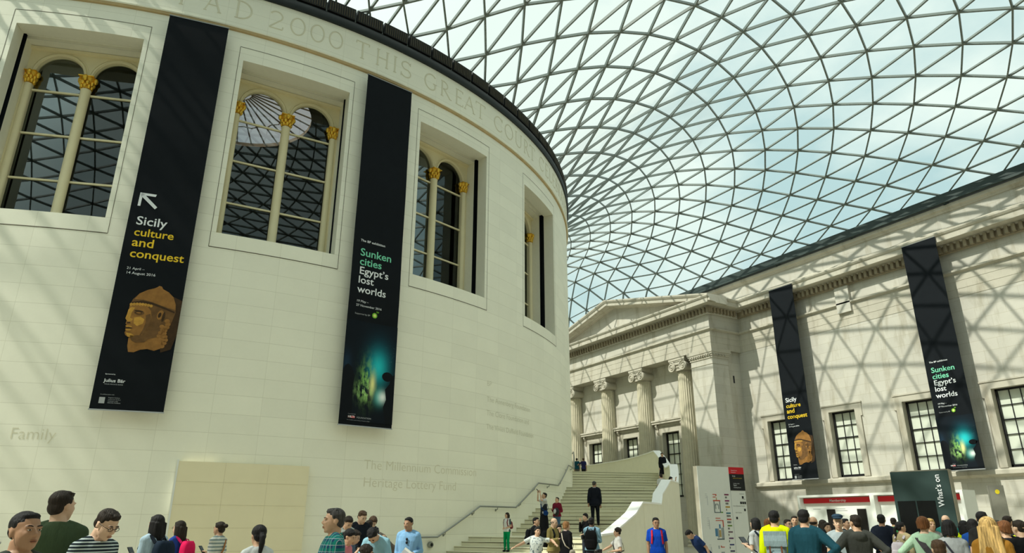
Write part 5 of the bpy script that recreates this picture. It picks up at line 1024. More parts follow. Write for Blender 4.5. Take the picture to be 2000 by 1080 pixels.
def hair_m(n):
    tones = {'black': (.008,.007,.008), 'dark': (.020,.013,.009), 'brown': (.060,.032,.016), 'auburn': (.17,.065,.022), 'ginger': (.27,.13,.05), 'blonde': (.42,.27,.10), 'grey': (.05,.05,.05), 'salt': (.035,.033,.032)}
    if 'hair_'+n not in _cache:
        t = NT('hair_'+n); x, y, z = t.xyz(); c = tones[n]
        mp = t.node('ShaderNodeMapping'); mp.inputs['Scale'].default_value = (60, 60, 5); t.link(t.tc.outputs['Object'], mp.inputs[0])
        f = t.noise(1., 4, .6, mp.outputs[0]); hi = 2.2 if n in ('blonde','salt') else 1.6
        t.col(t.mix(t.ramp(f, .3, .7), tuple(v*.5 for v in c), tuple(v*hi for v in c))); t.rough(.6); t.b.inputs['Specular IOR Level'].default_value = .25; t.bump(f, .8, .02); _cache['hair_'+n] = t.m
    return _cache['hair_'+n]
def organic(o, vox, it=2):
    m = o.modifiers.new('remesh', 'REMESH'); m.mode = 'VOXEL'; m.voxel_size = vox; m.use_smooth_shade = True
    s = o.modifiers.new('smooth', 'SMOOTH'); s.factor = .5; s.iterations = it
    return o
ARMS = {  # offsets from the shoulder: elbow, hand (x outwards, y back, z up) in units of the body scale
 'down': ((.045,.03,-.29),(.05,-.04,-.54)), 'phone': ((.05,.0,-.28),(-.07,-.26,-.20)), 'lowphone': ((.06,.02,-.28),(-.04,-.24,-.32)), 'raise': ((.07,-.20,.02),(-.02,-.22,.30)),
 'out': ((.23,-.03,-.15),(.42,-.12,-.25)), 'hip': ((.21,.08,-.20),(.05,-.04,-.40)), 'point': ((.04,-.24,-.10),(.02,-.50,-.12)), 'chin': ((.05,-.12,-.26),(-.10,-.24,.06)),
 'belly': ((.07,.03,-.28),(-.10,-.20,-.36)), 'reach': ((.08,-.20,-.20),(.05,-.42,-.30)), 'swing': ((.05,.12,-.26),(.07,.06,-.50)), 'strap': ((.07,-.04,-.28),(-.04,-.14,-.08)), 'back': ((.10,.12,-.26),(-.06,.16,-.40)), 'wide': ((.26,.02,.02),(.34,-.20,-.06)),
}
def person(label, x, y, z, H, turn, top=('tee', (.5,.5,.5)), legs=('trousers', (.03,.035,.05)), hair=('short', 'black'), skin='b', arms=('down', 'down'), head=(0, 0), lean=0., vox=.0125, face=1, group=None, stance='stand', fem=False, detail=False, shoes=(.02,.02,.02), lean_side=0., glasses=False, beard=False, collar=None, crouch=0.):
    k = H/1.75; cang = math.atan2(-46.92-y, -4.38-x); rz = cang+pi/2+rad(turn)
    root = empty('person', (x, y, z), rz, label, 'person', group)
    fw = .90 if fem else 1.0
    hipz = (.92-crouch)*k; piv = Vector((0, 0, .96*k-crouch*k))
    LM = Matrix.Translation(piv) @ Matrix.Rotation(rad(lean), 4, 'X') @ Matrix.Rotation(rad(lean_side), 4, 'Y') @ Matrix.Translation(-piv)
    dz = Vector((0, 0, -crouch*k))
    def U(v): return LM @ (Vector(v)*k + dz)
    # torso rings
    TR = [(.80,.150,.105,.0),(.88,.172,.118,.005),(.96,.168,.115,.0),(1.06,.146*fw,.100,-.005),(1.18,.158*fw,.108,-.008),(1.30,.178*fw,.112,-.002),(1.385,.176*fw,.098,.008),(1.43,.142*fw,.082,.014),(1.465,.098*fw,.070,.018),(1.492,.066,.062,.02)]
    def torso(mb, infl=0., zlo=0., zhi=9., flare=0.):
        rings = []
        for (zz, rx, ry, oy) in TR:
            if zz < zlo-1e-6 or zz > zhi+1e-6: continue
            f = flare*max(0, (1.1-zz)/.3); ring = []
            for i in range(20):
                a = 2*pi*i/20; c_, s_ = math.cos(a), math.sin(a); e = .82
                px = math.copysign(abs(c_)**e, c_)*(rx+infl+f); py = math.copysign(abs(s_)**e, s_)*(ry+infl+f)+oy
                ring.append(U((px, py, zz)) if zz > .97 else LM.lerp(Matrix.Identity(4), .0) @ (Vector((px, py, zz))*k+dz))
            rings.append(ring)
        mb.loft(rings)
    SH = {s: (.168*fw*s, .012, 1.400) for s in (-1, 1)}
    armpts = {}
    for s, nm in zip((-1, 1), arms):     # first entry: the person's right arm
        e, h = ARMS[nm] if isinstance(nm, str) else nm
        S = Vector(SH[s]); E = S+Vector((e[0]*s, e[1], e[2])); Hn = S+Vector((h[0]*s, h[1], h[2]))
        armpts[s] = (U(S), U(E), U(Hn))
    st = {'stand': ((0,0),(0,0)), 'walk': ((-.16,-.02),(.20,.10)), 'step': ((-.20,.14),(.04,.0)), 'wide': ((-.03,0),(.04,0))}[stance]
    legpts = {}
    for s, (dy, dk) in zip((-1, 1), st):
        hx = .088; foot = Vector((s*(hx+.015), dy, .075+max(0, dk)*.6))*k; hip = Vector((s*hx, 0, .89))*k+dz
        knee = (hip+foot)/2 + Vector((0, -(.03+crouch*.55+abs(dy)*.10), .02))*k
        legpts[s] = (hip, knee, foot)
    # head
    hh = .238*k; hc = U((0, -.005, 1.482)) ; HM = Matrix.Translation(hc) @ LM.to_3x3().to_4x4() @ Matrix.Rotation(rad(head[1]), 4, 'Z') @ Matrix.Rotation(rad(head[0]), 4, 'X') @ Matrix.Translation((0, 0, .128*k)) @ Matrix.Scale(hh, 4)
    R3 = HM.to_3x3()
    def he(mb, c, r, n=14, m=9): mb.ell(HM @ Vector(c), r, R3, n, m)
    body = MB(); torso(body)
    body.tube([U((0,.02,1.40)), U((0,.02,1.47)), HM @ Vector((0,.10,-.22))], [.075*k*fw, .063*k*fw, .057*k*fw], 12)
    he(body, (0,.06,.13), (.340,.405,.37)); he(body, (0,-.12,-.10), (.300,.275,.38)); he(body, (0,-.15,-.33), (.225,.21,.165)); he(body, (0,-.285,-.41), (.095,.085,.075))
    for s in (-1, 1):
        he(body, (s*.14,-.29,-.08), (.10,.09,.10), 10, 6); he(body, (s*.125,-.345,.105), (.12,.055,.035), 10, 6); he(body, (s*.335,.05,-.04), (.035,.075,.13), 10, 6)
        he(body, (s*.045,-.425,-.115), (.045,.05,.035), 8, 5)
    body.tube([HM @ Vector((0,-.365,.07)), HM @ Vector((0,-.43,-.03)), HM @ Vector((0,-.475,-.10))], [.035*hh, .045*hh, .055*hh], 8)
    he(body, (0,-.385,-.225), (.105,.05,.028), 10, 6); he(body, (0,-.375,-.285), (.085,.05,.032), 10, 6)
    am = .86 if fem else 1.
    for s in (-1, 1):
        S, E, Hn = armpts[s]
        body.tube([S, S.lerp(E, .45), E, E.lerp(Hn, .35), Hn], [.056*k*am, .050*k*am, .040*k*am, .040*k*am, .026*k*am], 10); body.ell(E, (.041*k*am,)*3, n=10, m=6)
        d = (Hn-E).normalized(); sd = Vector((0,0,1)).cross(d); sd = sd.normalized() if sd.length > .1 else Vector((1,0,0)); up = d.cross(sd)
        Mh = Matrix((sd, d, up)).transposed(); body.ell(Hn+d*.055*k, (.040*k, .052*k, .016*k), Mh, 10, 6)
        for i, (o, ln) in enumerate(((-.030,.062),(-.010,.074),(.011,.070),(.030,.056))):
            b0 = Hn+d*.085*k+sd*o*k; body.tube([b0, b0+d*ln*.45*k-up*.006*k, b0+d*ln*.85*k-up*.026*k], [.0095*k, .009*k, .0075*k], 6)
        t0 = Hn+d*.03*k+sd*s*(-.036)*k; body.tube([t0, t0+(d*.030-sd*s*.024)*k, t0+(d*.058-sd*s*.030-up*.012)*k], [.012*k, .0105*k, .0085*k], 6)
        hp, kn, ft = legpts[s]
        body.tube([hp, hp.lerp(kn, .5), kn, kn.lerp(ft, .35), ft], [.082*k, .070*k, .052*k, .052*k, .036*k], 12); body.ell(ft+Vector((0,-.055,-.035))*k, (.040*k,.105*k,.038*k), n=10, m=6)
    bo = organic(body.build('body', skin_m(skin), root, 2), vox, 2)
    # clothes
    kind, c = top[0], top[1]; cm = top[2] if len(top) > 2 else cloth('fabric_%d_%d_%d' % tuple(int(v*999) for v in c), c)
    if kind == 'none': pass
    else:
        mb = MB(); infl = {'tee': .016, 'shirt': .018, 'jacket': .034, 'suit': .030, 'dress': .016, 'cardigan': .026, 'vest': .026}[kind]
        torso(mb, infl, .80 if kind in ('jacket', 'suit', 'cardigan') else .88, 1.47, .03 if kind in ('jacket', 'suit', 'cardigan', 'shirt') else .012)
        if kind == 'suit': pass
        for s in (-1, 1):
            S, E, Hn = armpts[s]; a = am*k
            mb.ell(S, ((.060+infl*.4)*k,)*3, n=12, m=8); mb.tube([U((s*.05,.018,1.462)), U((s*.11*fw,.015,1.435)), S], [(.035+infl)*k, (.042+infl)*k, (.050+infl)*k], 10)
            if kind in ('tee', 'dress'):
                mb.tube([S, S.lerp(E, .4), S.lerp(E, .72)], [.064*a, .064*a, .066*a], 10)
            elif kind != 'vest':
                r = .012 if kind == 'shirt' else .020; W = E.lerp(Hn, .62 if kind == 'shirt' and detail else .95)
                mb.tube([S, S.lerp(E, .5), E, E.lerp(Hn, .4), W], [(.058+r)*a, (.054+r)*a, (.046+r)*a, (.044+r)*a, (.034+r)*a], 10); mb.ell(E, ((.047+r)*a,)*3, n=10, m=6)
        if kind in ('shirt', 'suit', 'jacket', 'cardigan'):
            mb.tube([U((.072*math.cos(2*pi*i/12), .02+.068*math.sin(2*pi*i/12), 1.445+.02*math.sin(2*pi*i/12))) for i in range(13)], .020*k, 8)
        if kind in ('tee', 'dress', 'vest'):
            mb.tube([U((.082*math.cos(2*pi*i/14), .018+.066*math.sin(2*pi*i/14), 1.464+.016*math.sin(2*pi*i/14))) for i in range(15)], .016*k, 8)
        if kind == 'jacket':       # hood folded on the back
            mb.ell(U((0, .10, 1.40)), (.12*k, .07*k, .085*k), n=14, m=8)
        organic(mb.build({'tee': 't_shirt', 'shirt': 'shirt', 'jacket': 'jacket', 'suit': 'suit_jacket', 'dress': 'dress_top', 'cardigan': 'cardigan', 'vest': 'vest'}[kind], cm, root, 2), max(vox, .010), 3)
        if collar:
            mb = MB(); mb.tube([U((.062*math.cos(2*pi*i/14), .02+.060*math.sin(2*pi*i/14), 1.475+.012*math.sin(2*pi*i/14))) for i in range(15)], .014*k, 8); mb.build('collar', cloth('fabric_c%d_%d_%d' % tuple(int(v*999) for v in collar), collar), root, 2)
    lk, lc = legs; lm = cloth('fabric_%d_%d_%d' % tuple(int(v*999) for v in lc), lc); mb = MB()
    if lk in ('trousers', 'shorts'):
        torso(mb, .012, .80, 1.06)
        for s in (-1, 1):
            hp, kn, ft = legpts[s]
            if lk == 'trousers': mb.tube([hp, hp.lerp(kn, .5), kn, kn.lerp(ft, .4), ft+Vector((0,0,.0))], [.098*k, .086*k, .068*k, .064*k, .056*k], 12)
            else: mb.tube([hp, hp.lerp(kn, .5), kn.lerp(hp, .1)], [.10*k, .095*k, .088*k], 12)
    else:
        torso(mb, .012, .88, 1.06)
        zb = .48 if lk == 'skirt' else .12
        mb.loft([[Vector((rx*k*math.cos(2*pi*i/20), ry*k*math.sin(2*pi*i/20), zz*k)) for i in range(20)] for zz, rx, ry in ((zb,.25,.21),(.7,.21,.17),(.95,.178,.125))])
    organic(mb.build(lk, lm, root, 2), max(vox, .011), 2)
    for s in (-1, 1):
        ft = legpts[s][2]; mb = MB(); mb.ell(ft+Vector((0,-.055,-.030))*k, (.048*k,.125*k,.045*k), n=12, m=8); mb.build('shoe', cloth('fabric_s%d_%d_%d' % tuple(int(v*999) for v in shoes), shoes), root, 2)
    # hair
    hs, hcn = hair; mb = MB()
    if hs != 'bald':
        big = {'short': .0, 'curly': .05, 'bob': .04, 'long': .03, 'xlong': .05, 'bun': .015, 'pony': .02, 'flat': -.01, 'mid': .02}.get(hs, .0)
        if hs == 'flat': he(mb, (0,.085,.185), (.350,.398,.340)); he(mb, (0,-.10,.375), (.25,.20,.105)); he(mb, (0,.235,.01), (.295,.20,.24))
        else: he(mb, (0,.10,.185+big*.3), (.360+big,.405+big*.6,.350+big)); he(mb, (0,.25,-.05), (.310+big,.22,.27)); he(mb, (0,-.13,.375), (.24+big,.20,.11))
        for s in (-1, 1):
            he(mb, (s*.325,.0,.17), (.030+big*.5,.09,.10), 10, 6)
        if hs == 'curly':
            rn = random.Random(3)
            for i in range(60):
                a = rn.uniform(0, 2*pi); b = rn.uniform(-.1, 1.4); q = (.38*math.cos(a)*math.cos(b), .12+.42*math.sin(a)*math.cos(b), .16+.40*math.sin(b))
                if q[1] > -.20 or q[2] > .36: he(mb, q, (.085,.085,.085), 6, 4)
        if hs == 'short' or hs == 'mid':
            rn = random.Random(int(H*100))
            for i in range(16):
                a = rn.uniform(0, 2*pi); rr = rn.uniform(.05, .27); he(mb, (rr*math.cos(a), .02+rr*1.25*math.sin(a), .50-.5*rr*rr*2), (.075,.095,.032), 6, 4)
        if hs == 'mid':
            for i in range(13):
                a = pi*(i/12)*1.10-.05*pi; px, py = .335*math.cos(a), .10+.32*math.sin(a); e = HM @ Vector((px*1.0, py, -.16-.12*math.sin(max(0,min(pi,a)))+.04*math.sin(i*2.3))); mb.tube([HM @ Vector((px, py, .2)), e], [.085*hh, .06*hh], 8)
        if hs in ('bob', 'long', 'xlong'):
            zb = {'bob': -.42, 'long': -.95, 'xlong': -1.75}[hs]
            for i in range(11):
                a = pi*(i/10)*1.16-.08*pi; px, py = .345*math.cos(a), .08+.33*math.sin(a); q = HM @ Vector((px, py, .15))
                e = HM @ Vector((px*1.08, py*1.06+(.06 if hs == 'long' else 0), zb+.05*math.sin(i*2.1)))
                mb.tube([q, q.lerp(e, .5), e], [.10*hh, .115*hh, .07*hh if hs == 'long' else .085*hh], 8)
            if hs == 'xlong':
                for i in range(9):
                    px = -.40+.10*i; q = [HM @ Vector((px*(.95+.35*t)+.03*math.sin(5*t+i*2), .40+.10*t+.02*math.cos(6*t+i), .1-2.1*t-.12*t*math.sin(i*2.3))) for t in (0,.2,.4,.6,.8,1)]; mb.tube(q, [.12*hh,.13*hh,.13*hh,.12*hh,.10*hh,.04*hh], 8)
            if hs == 'long':
                for i in range(7):
                    px = -.27+.09*i; q = HM @ Vector((px, .40, .1)); e = HM @ Vector((px*.95, .38+.05*math.cos(i*1.7), -1.15+.08*math.sin(i*2.3))); mb.tube([q, q.lerp(e, .5), e], [.12*hh, .13*hh, .05*hh], 8)
        if hs == 'bun': he(mb, (0,.60,.22), (.16,.17,.16)); he(mb, (0,.46,.2), (.13,.12,.12))
        if hs == 'pony':
            q = [HM @ Vector(p) for p in ((0,.44,.08),(0,.62,-.08),(.02,.66,-.42),(.04,.60,-.78),(.05,.58,-1.0))]; mb.tube(q, [.11*hh,.15*hh,.15*hh,.10*hh,.03*hh], 10)
        organic(mb.build('hair', hair_m(hcn), root, 2), max(vox*.8, .008), 1)
    else:
        he(mb, (0,.24,-.02), (.325,.24,.17)); 
        for s in (-1, 1): he(mb, (s*.31,.02,.04), (.04,.16,.11), 10, 6)
        organic(mb.build('hair', hair_m(hcn), root, 2), .009, 1)
    # face
    if face:
        dk = P('brow_dark', (.018,.012,.010), .7)
        for s in (-1, 1):
            if detail:
                mb = MB(); he(mb, (s*.128,-.354,.030), (.056,.030,.026), 12, 8); eo = mb.build('eye', P('eye_white', (.55,.53,.50), .3), root, 2)
                mb = MB(); he(mb, (s*.128,-.373,.030), (.026,.014,.026), 12, 8); mb.build('iris', P('iris_dark', (.012,.008,.006), .15), eo, 2)
                mb = MB(); mb.tube([HM @ Vector((s*(.128+dx), -.374-dy, .050+dzz)) for dx, dy, dzz in ((-.062,-.012,-.012),(-.03,.004,.006),(.02,.004,.006),(.066,-.022,-.008))], .0105*hh, 6); mb.build('eyelid', skin_m(skin), eo, 2)
            else:
                mb = MB(); he(mb, (s*.125,-.372,.03), (.050,.024,.020), 8, 6); mb.build('eye', dk, root, 2)
            mb = MB(); mb.tube([HM @ Vector((s*(.128+dx), -.366-dy, .118+dzz)) for dx, dy, dzz in ((-.075,-.0,-.006),(-.02,.012,.012),(.04,.006,.014),(.095,-.045,-.008))], [.013*hh,.019*hh,.018*hh,.008*hh], 6); mb.build('eyebrow', hair_m(hcn) if hcn in ('ginger','auburn','blonde') else dk, root, 2)
        mb = MB(); he(mb, (0,-.418,-.228), (.100,.028,.020), 12, 6); he(mb, (0,-.408,-.275), (.080,.030,.024), 12, 6); mb.build('lips', P('lip_tone_'+skin, tuple(a*b for a, b in zip(skin_m(skin).node_tree.nodes['Mix (Legacy)'].inputs[1].default_value[:3] if 'Mix (Legacy)' in skin_m(skin).node_tree.nodes else (.5,.3,.22), (.88,.66,.62))), .5), root, 2)
        if detail:
            mb = MB(); mb.tube([HM @ Vector((dx, -.436+abs(dx)*.35, -.250-abs(dx)*.10)) for dx in (-.095,-.05,0,.05,.095)], .006*hh, 5); mb.build('mouth_line', P('mouth_dark', (.10,.035,.03), .6), root, 2)
    if glasses:
        mb = MB()
        for s in (-1, 1):
            mb.tube([HM @ Vector((s*.135+.095*math.cos(2*pi*i/16), -.415+.01, .025+.070*math.sin(2*pi*i/16))) for i in range(17)], .010*hh, 5)
            mb.tube([HM @ Vector((s*.225, -.405, .04)), HM @ Vector((s*.335, -.2, .05)), HM @ Vector((s*.345, .06, .03))], .010*hh, 5)
        mb.tube([HM @ Vector((-.045,-.42,.04)), HM @ Vector((.045,-.42,.04))], .009*hh, 5); mb.build('spectacles', P('spectacle_black', (.012,.012,.014), .3), root, 2)
    if beard:
        mb = MB(); he(mb, (0,-.40,-.165), (.105,.035,.022), 10, 6); mb.build('moustache', hair_m('dark'), root, 2)
    root['_k'] = k
    return dict(root=root, k=k, U=U, HM=HM, hh=hh, arm=armpts, M=Matrix.Translation((x, y, z)) @ Matrix.Rotation(rz, 4, 'Z'), rz=rz)
def carried(p, name, label, cat, parts, group=None):
    o = empty(name, p['M'].translation, p['rz'], label, cat, group)
    for nm, mb, m, sm in parts: mb.build(nm, m, o, sm)
    return o
def backpack(p, c, label, c2=None, w=.155, h=.42, flap=False, top=1.40, puff=.0):
    U, k = p['U'], p['k']; m = cloth('fabric_%d_%d_%d' % tuple(int(v*999) for v in c), c); m2 = cloth('fabric_%d_%d_%d' % tuple(int(v*999) for v in (c2 or c)), c2 or tuple(v*.7 for v in c))
    b = MB(); rings = []
    for i in range(9):
        t = i/8; zz = top-h+h*t; s = (1-abs(2*t-1)**4*.35); ring = []
        for j in range(20):
            a = 2*pi*j/20; cx, sx_ = math.cos(a), math.sin(a); ring.append(U((math.copysign(abs(cx)**.6, cx)*w*s, .225+puff+math.copysign(abs(sx_)**.6, sx_)*.085*s, zz)))
        rings.append(ring)
    b.loft(rings)
    pk = MB(); rings = []
    for i in range(7):
        t = i/6; zz = top-h*.96+h*.50*t; s = (1-abs(2*t-1)**4*.3)
        rings.append([U((math.copysign(abs(math.cos(2*pi*j/16))**.6, math.cos(2*pi*j/16))*w*.82*s, .315+puff+math.copysign(abs(math.sin(2*pi*j/16))**.6, math.sin(2*pi*j/16))*.035*s, zz)) for j in range(16)])
    pk.loft(rings)
    parts = [('pack_body', b, m, 2), ('front_pocket', pk, m2, 2)]
    for s in (-1, 1):
        st = MB(); pts = [U(q) for q in ((s*.095,.16,1.37),(s*.105,.05,1.475),(s*.115,-.07,1.43),(s*.12,-.135,1.30),(s*.135,-.10,1.14),(s*.15,.10,1.06))]
        for a_, b_ in zip(pts, pts[1:]):
            st.beam(a_, b_, .045*k, .012*k, (a_+b_)/2-U((0,0,(1.25))))
        parts.append(('shoulder_strap', st, m2, False))
    hl = MB(); hl.tube([U((.04*math.cos(pi*i/8), .20+puff, top+.03*math.sin(pi*i/8))) for i in range(9)], .008*k, 6); parts.append(('grab_loop', hl, m2, 2))
    if flap:
        f = MB(); f.loft([[U((x*.165, .225+puff+.09*q, zz)) for x in (-1,1) for q in ((1.12 if zz < 1.3 else .9),)]+[U((.165,.20+puff,zz)), U((-.165,.20+puff,zz))] for zz in (1.20,1.28,1.36,1.42)])
        parts.append(('pack_flap', f, m, False))
        for s in (-1, 1):
            b2 = MB(); b2.box(-.012, .012, -.006, .006, -.09, .09); b2.v = [tuple(U(Vector((s*.085,.355+puff,1.12)))+Vector(v)) for v in b2.v]; parts.append(('leather_buckle', b2, P('tan_leather', (.16,.05,.02), .5), False))
    return carried(p, 'backpack', label, 'backpack', parts)
def phone(p, s, label, tablet=False, name='phone', c=(.012,.012,.014)):
    S, E, Hn = p['arm'][s]; d = (Hn-E).normalized(); k = p['k']; w, h = (.085,.13) if tablet else (.037,.075)
    mb = MB(); c_ = Hn+d*.10*k+Vector((0,-.015,.02)); F = Matrix.Translation(c_) @ Matrix.Rotation(rad(-50), 4, 'X'); mb.box(-w, w, -h, h, -.005, .005, F)
    sc_ = MB(); sc_.box(-w*.9, w*.9, -h*.9, h*.9, .005, .0065, F)
    return carried(p, name, label, name.replace('_', ' '), [('case', mb, P('phone_case', c, .4), False), ('screen', sc_, P('phone_screen', (.03,.035,.04), .15, spec=.5), False)])
def sling(p, s, c, label, zb=.95, bag=True, w=.10, name='shoulder_bag', strapw=.03):
    U, k = p['U'], p['k']; m = cloth('fabric_%d_%d_%d' % tuple(int(v*999) for v in c), c); st = MB()
    pts = [U(q) for q in ((s*.18,.05,zb+.1),(s*.12,.155,1.10),(0,.155,1.27),(-s*.09,.105,1.42),(-s*.10,.02,1.475),(-s*.09,-.085,1.42),(0,-.145,1.27),(s*.12,-.14,1.10),(s*.18,-.05,zb+.1))]
    for a_, b_ in zip(pts, pts[1:]): st.beam(a_, b_, strapw*k, .01*k, (a_+b_)/2-U((0,0,1.2)))
    parts = [('strap', st, m, False)]
    if bag:
        b = MB(); b.ell(U((s*.225, 0, zb)), (.055*k, w*k, w*.9*k), n=14, m=8); parts.append(('bag_body', b, m, 2))
        f = MB(); f.ell(U((s*.235, 0, zb+.02)), (.055*k, w*.95*k, w*.5*k), n=14, m=8); parts.append(('bag_flap', f, cloth('fabric_f%d_%d_%d' % tuple(int(v*999) for v in c), tuple(v*.8 for v in c)), 2))
    return carried(p, name, label, name.replace('_', ' '), parts)
G_SCH = 'school group bent over something by the drum'; G_ST = 'visitors on and around the staircase'; G_R = 'crowd in front of the right wall'; G_L = 'visitors along the foot of the drum'
# ---- left foreground
person('man with close-cropped black hair and stern face at the lower left corner', -4.66, -41.66, FZ, 1.66, 33, ('tee', (.05,.06,.05)), hair=('flat','black'), skin='c', head=(-2, 0), vox=.0075, detail=True)
person('tall man in olive green t-shirt seen from behind, head turned right', -4.55, -39.41, FZ, 1.86, 172, ('tee', (.055,.085,.045)), hair=('short','dark'), skin='b', head=(0, -40), vox=.010, face=0)
person('man with spectacles in navy and white striped t-shirt looking down', -4.27, -39.69, FZ, 1.72, 42, ('tee', (.012,.022,.032), cloth('navy_white_stripe', (.012,.022,.032), 'stripe', (.50,.58,.58), .026)), hair=('short','dark'), skin='b', head=(24, 0), lean=6, vox=.0075, detail=True, glasses=True, arms=('lowphone','lowphone'))
p = person('woman with long black hair in pale blue shirt beside the boarding panel', -3.50, -35.86, FZ, 1.69, -140, ('shirt', (.42,.55,.66)), hair=('long','black'), skin='b', arms=('down','phone'), fem=True, face=0, vox=.010, detail=True)
backpack(p, (.012,.022,.040), 'navy backpack on the woman in the pale blue shirt', (.008,.012,.02)); phone(p, 1, 'black phone held out by the woman with the navy backpack')
p = person('woman with dark glasses and blue top, bright pink backpack behind her', -2.97, -33.62, FZ, 1.62, -125, ('tee', (.02,.06,.30)), hair=('long','dark'), skin='b', fem=True, face=1, glasses=True)
backpack(p, (.72,.012,.10), 'bright pink backpack on the woman in blue', (.50,.01,.10))
p = person('young woman with hair bun in white t-shirt with thin stripes', -2.33, -33.53, FZ, 1.61, -128, ('tee', (.66,.68,.62), cloth('white_thin_stripe', (.66,.68,.62), 'stripe', (.20,.27,.27), .055)), hair=('bun','dark'), skin='a', fem=True, arms=('phone','down'), vox=.010, detail=True)
phone(p, -1, 'dark phone held up by the woman with the bun'); sling(p, 1, (.36,.16,.06), 'tan leather bag strap across the striped white t-shirt', .9)
person('woman with black ponytail in white top in front of the boarding panel', -2.66, -38.43, FZ, 1.57, -150, ('tee', (.62,.65,.66)), hair=('pony','black'), skin='a', fem=True, face=0, vox=.010, head=(4, -10))
person('man with greying hair in green and purple plaid shirt, in profile facing left', -2.19, -39.63, FZ, 1.74, -82, ('shirt', (.01,.17,.17), cloth('green_purple_plaid', (.012,.16,.16), 'plaid', ((.02,.03,.14), (.02,.34,.26), (.50,.55,.62)), 0.06)), hair=('short','salt'), skin='a', head=(0, 0), vox=.0075, detail=True, collar=(.02,.28,.24))
# ---- school group and blue shirt
person('boy in pale grey jacket bending his head, left side of the school group', .10, -32.60, FZ, 1.77, 30, ('jacket', (.42,.46,.44)), hair=('short','dark'), skin='a', head=(26, 0), lean=14, group=G_SCH, arms=('lowphone','lowphone'))
person('tallest youth of the school group, reddish brown hair and black jacket', .67, -31.93, FZ, 1.86, 22, ('jacket', (.010,.013,.02)), hair=('short','brown'), skin='b', head=(22, 10), lean=5, group=G_SCH, arms=('belly','belly'))
person('boy with dark cropped hair and blue-grey top seen from behind in the school group', 1.02, -31.55, FZ, 1.66, -170, ('tee', (.10,.16,.22)), hair=('short','dark'), skin='b', face=0, group=G_SCH, head=(12, 0))
person('youth with brown bob hair and black-and-white scarf at the back of the school group', 1.15, -31.10, FZ, 1.78, 40, ('jacket', (.03,.03,.035), cloth('black_white_check', (.02,.02,.03), 'speckle', (.45,.45,.48))), hair=('mid','brown'), skin='b', head=(28, -30), lean=12, group=G_SCH)
person('youth in taupe t-shirt and pale trousers bending over with elbow out', 2.2, -29.95, FZ, 1.75, -75, ('tee', (.13,.105,.085)), ('trousers', (.36,.37,.30)), hair=('mid','brown'), skin='b', face=0, lean=48, group=G_SCH, arms=('reach','wide'), head=(10, 0))
person('girl with dark ponytail in pink t-shirt at the left of the school group', -1.02, -36.15, FZ, 1.53, 62, ('tee', (.62,.20,.24)), hair=('pony','black'), skin='a', fem=True, lean=12, head=(12, 0), group=G_SCH, arms=('reach','lowphone'))
person('child in slate blue top squeezed behind the girl in pink', -.66, -35.2, FZ, 1.52, 70, ('tee', (.09,.13,.19)), hair=('short','dark'), skin='a', lean=14, head=(16, 0), group=G_SCH, arms=('chin','lowphone'))
person('youth in light blue t-shirt leaning far forward in the school group', -.12, -35.45, FZ, 1.72, -20, ('tee', (.26,.47,.58)), hair=('short','black'), skin='a', lean=36, head=(34, 0), group=G_SCH, arms=('reach','reach'))
p = person('child with dark curly hair and white top holding a phone, front of the school group', -1.36, -38.27, FZ, 1.34, 80, ('tee', (.62,.64,.62)), hair=('curly','dark'), skin='a', head=(8, 0), group=G_SCH, arms=('down','phone'), vox=.010)
phone(p, 1, 'pink-cased phone in the hands of the curly-haired child', c=(.4,.2,.22))
p = person('man with moustache in sky blue shirt holding a paper by the drum', 1.00, -33.85, FZ, 1.71, -12, ('shirt', (.22,.42,.68)), ('trousers', (.02,.025,.04)), hair=('flat','black'), skin='c', head=(10, -24), arms=('down','belly'), detail=True, vox=.010, beard=True)
mb = MB(); S, E, Hn = p['arm'][1]; F = Matrix.Translation(Hn+Vector((-.06,-.08,-.02))) @ Matrix.Rotation(rad(35), 4, 'Y') @ Matrix.Rotation(rad(75), 4, 'X'); mb.box(-.10, .10, -.14, .14, -.002, .002, F)
mb2 = MB(); mb2.box(-.098, .098, .02, .10, .002, .003, F); carried(p, 'leaflet', 'folded white leaflet in the hand of the man in the blue shirt', 'leaflet', [('paper_sheet', mb, P('paper_white', (.72,.72,.66), .8), False), ('printed_block', mb2, M['txt_grey'], False)])
mb = MB(); U = p['U']
for s in (-1, 1): mb.ell(U((s*.0+.0, -.142, 1.30+s*.03)), (.022,.012,.028), n=10, m=6)
carried(p, 'sunglasses', 'black sunglasses hanging from the blue shirt collar', 'sunglasses', [('lenses', mb, P('spectacle_black', (.012,.012,.014), .3), 2)])
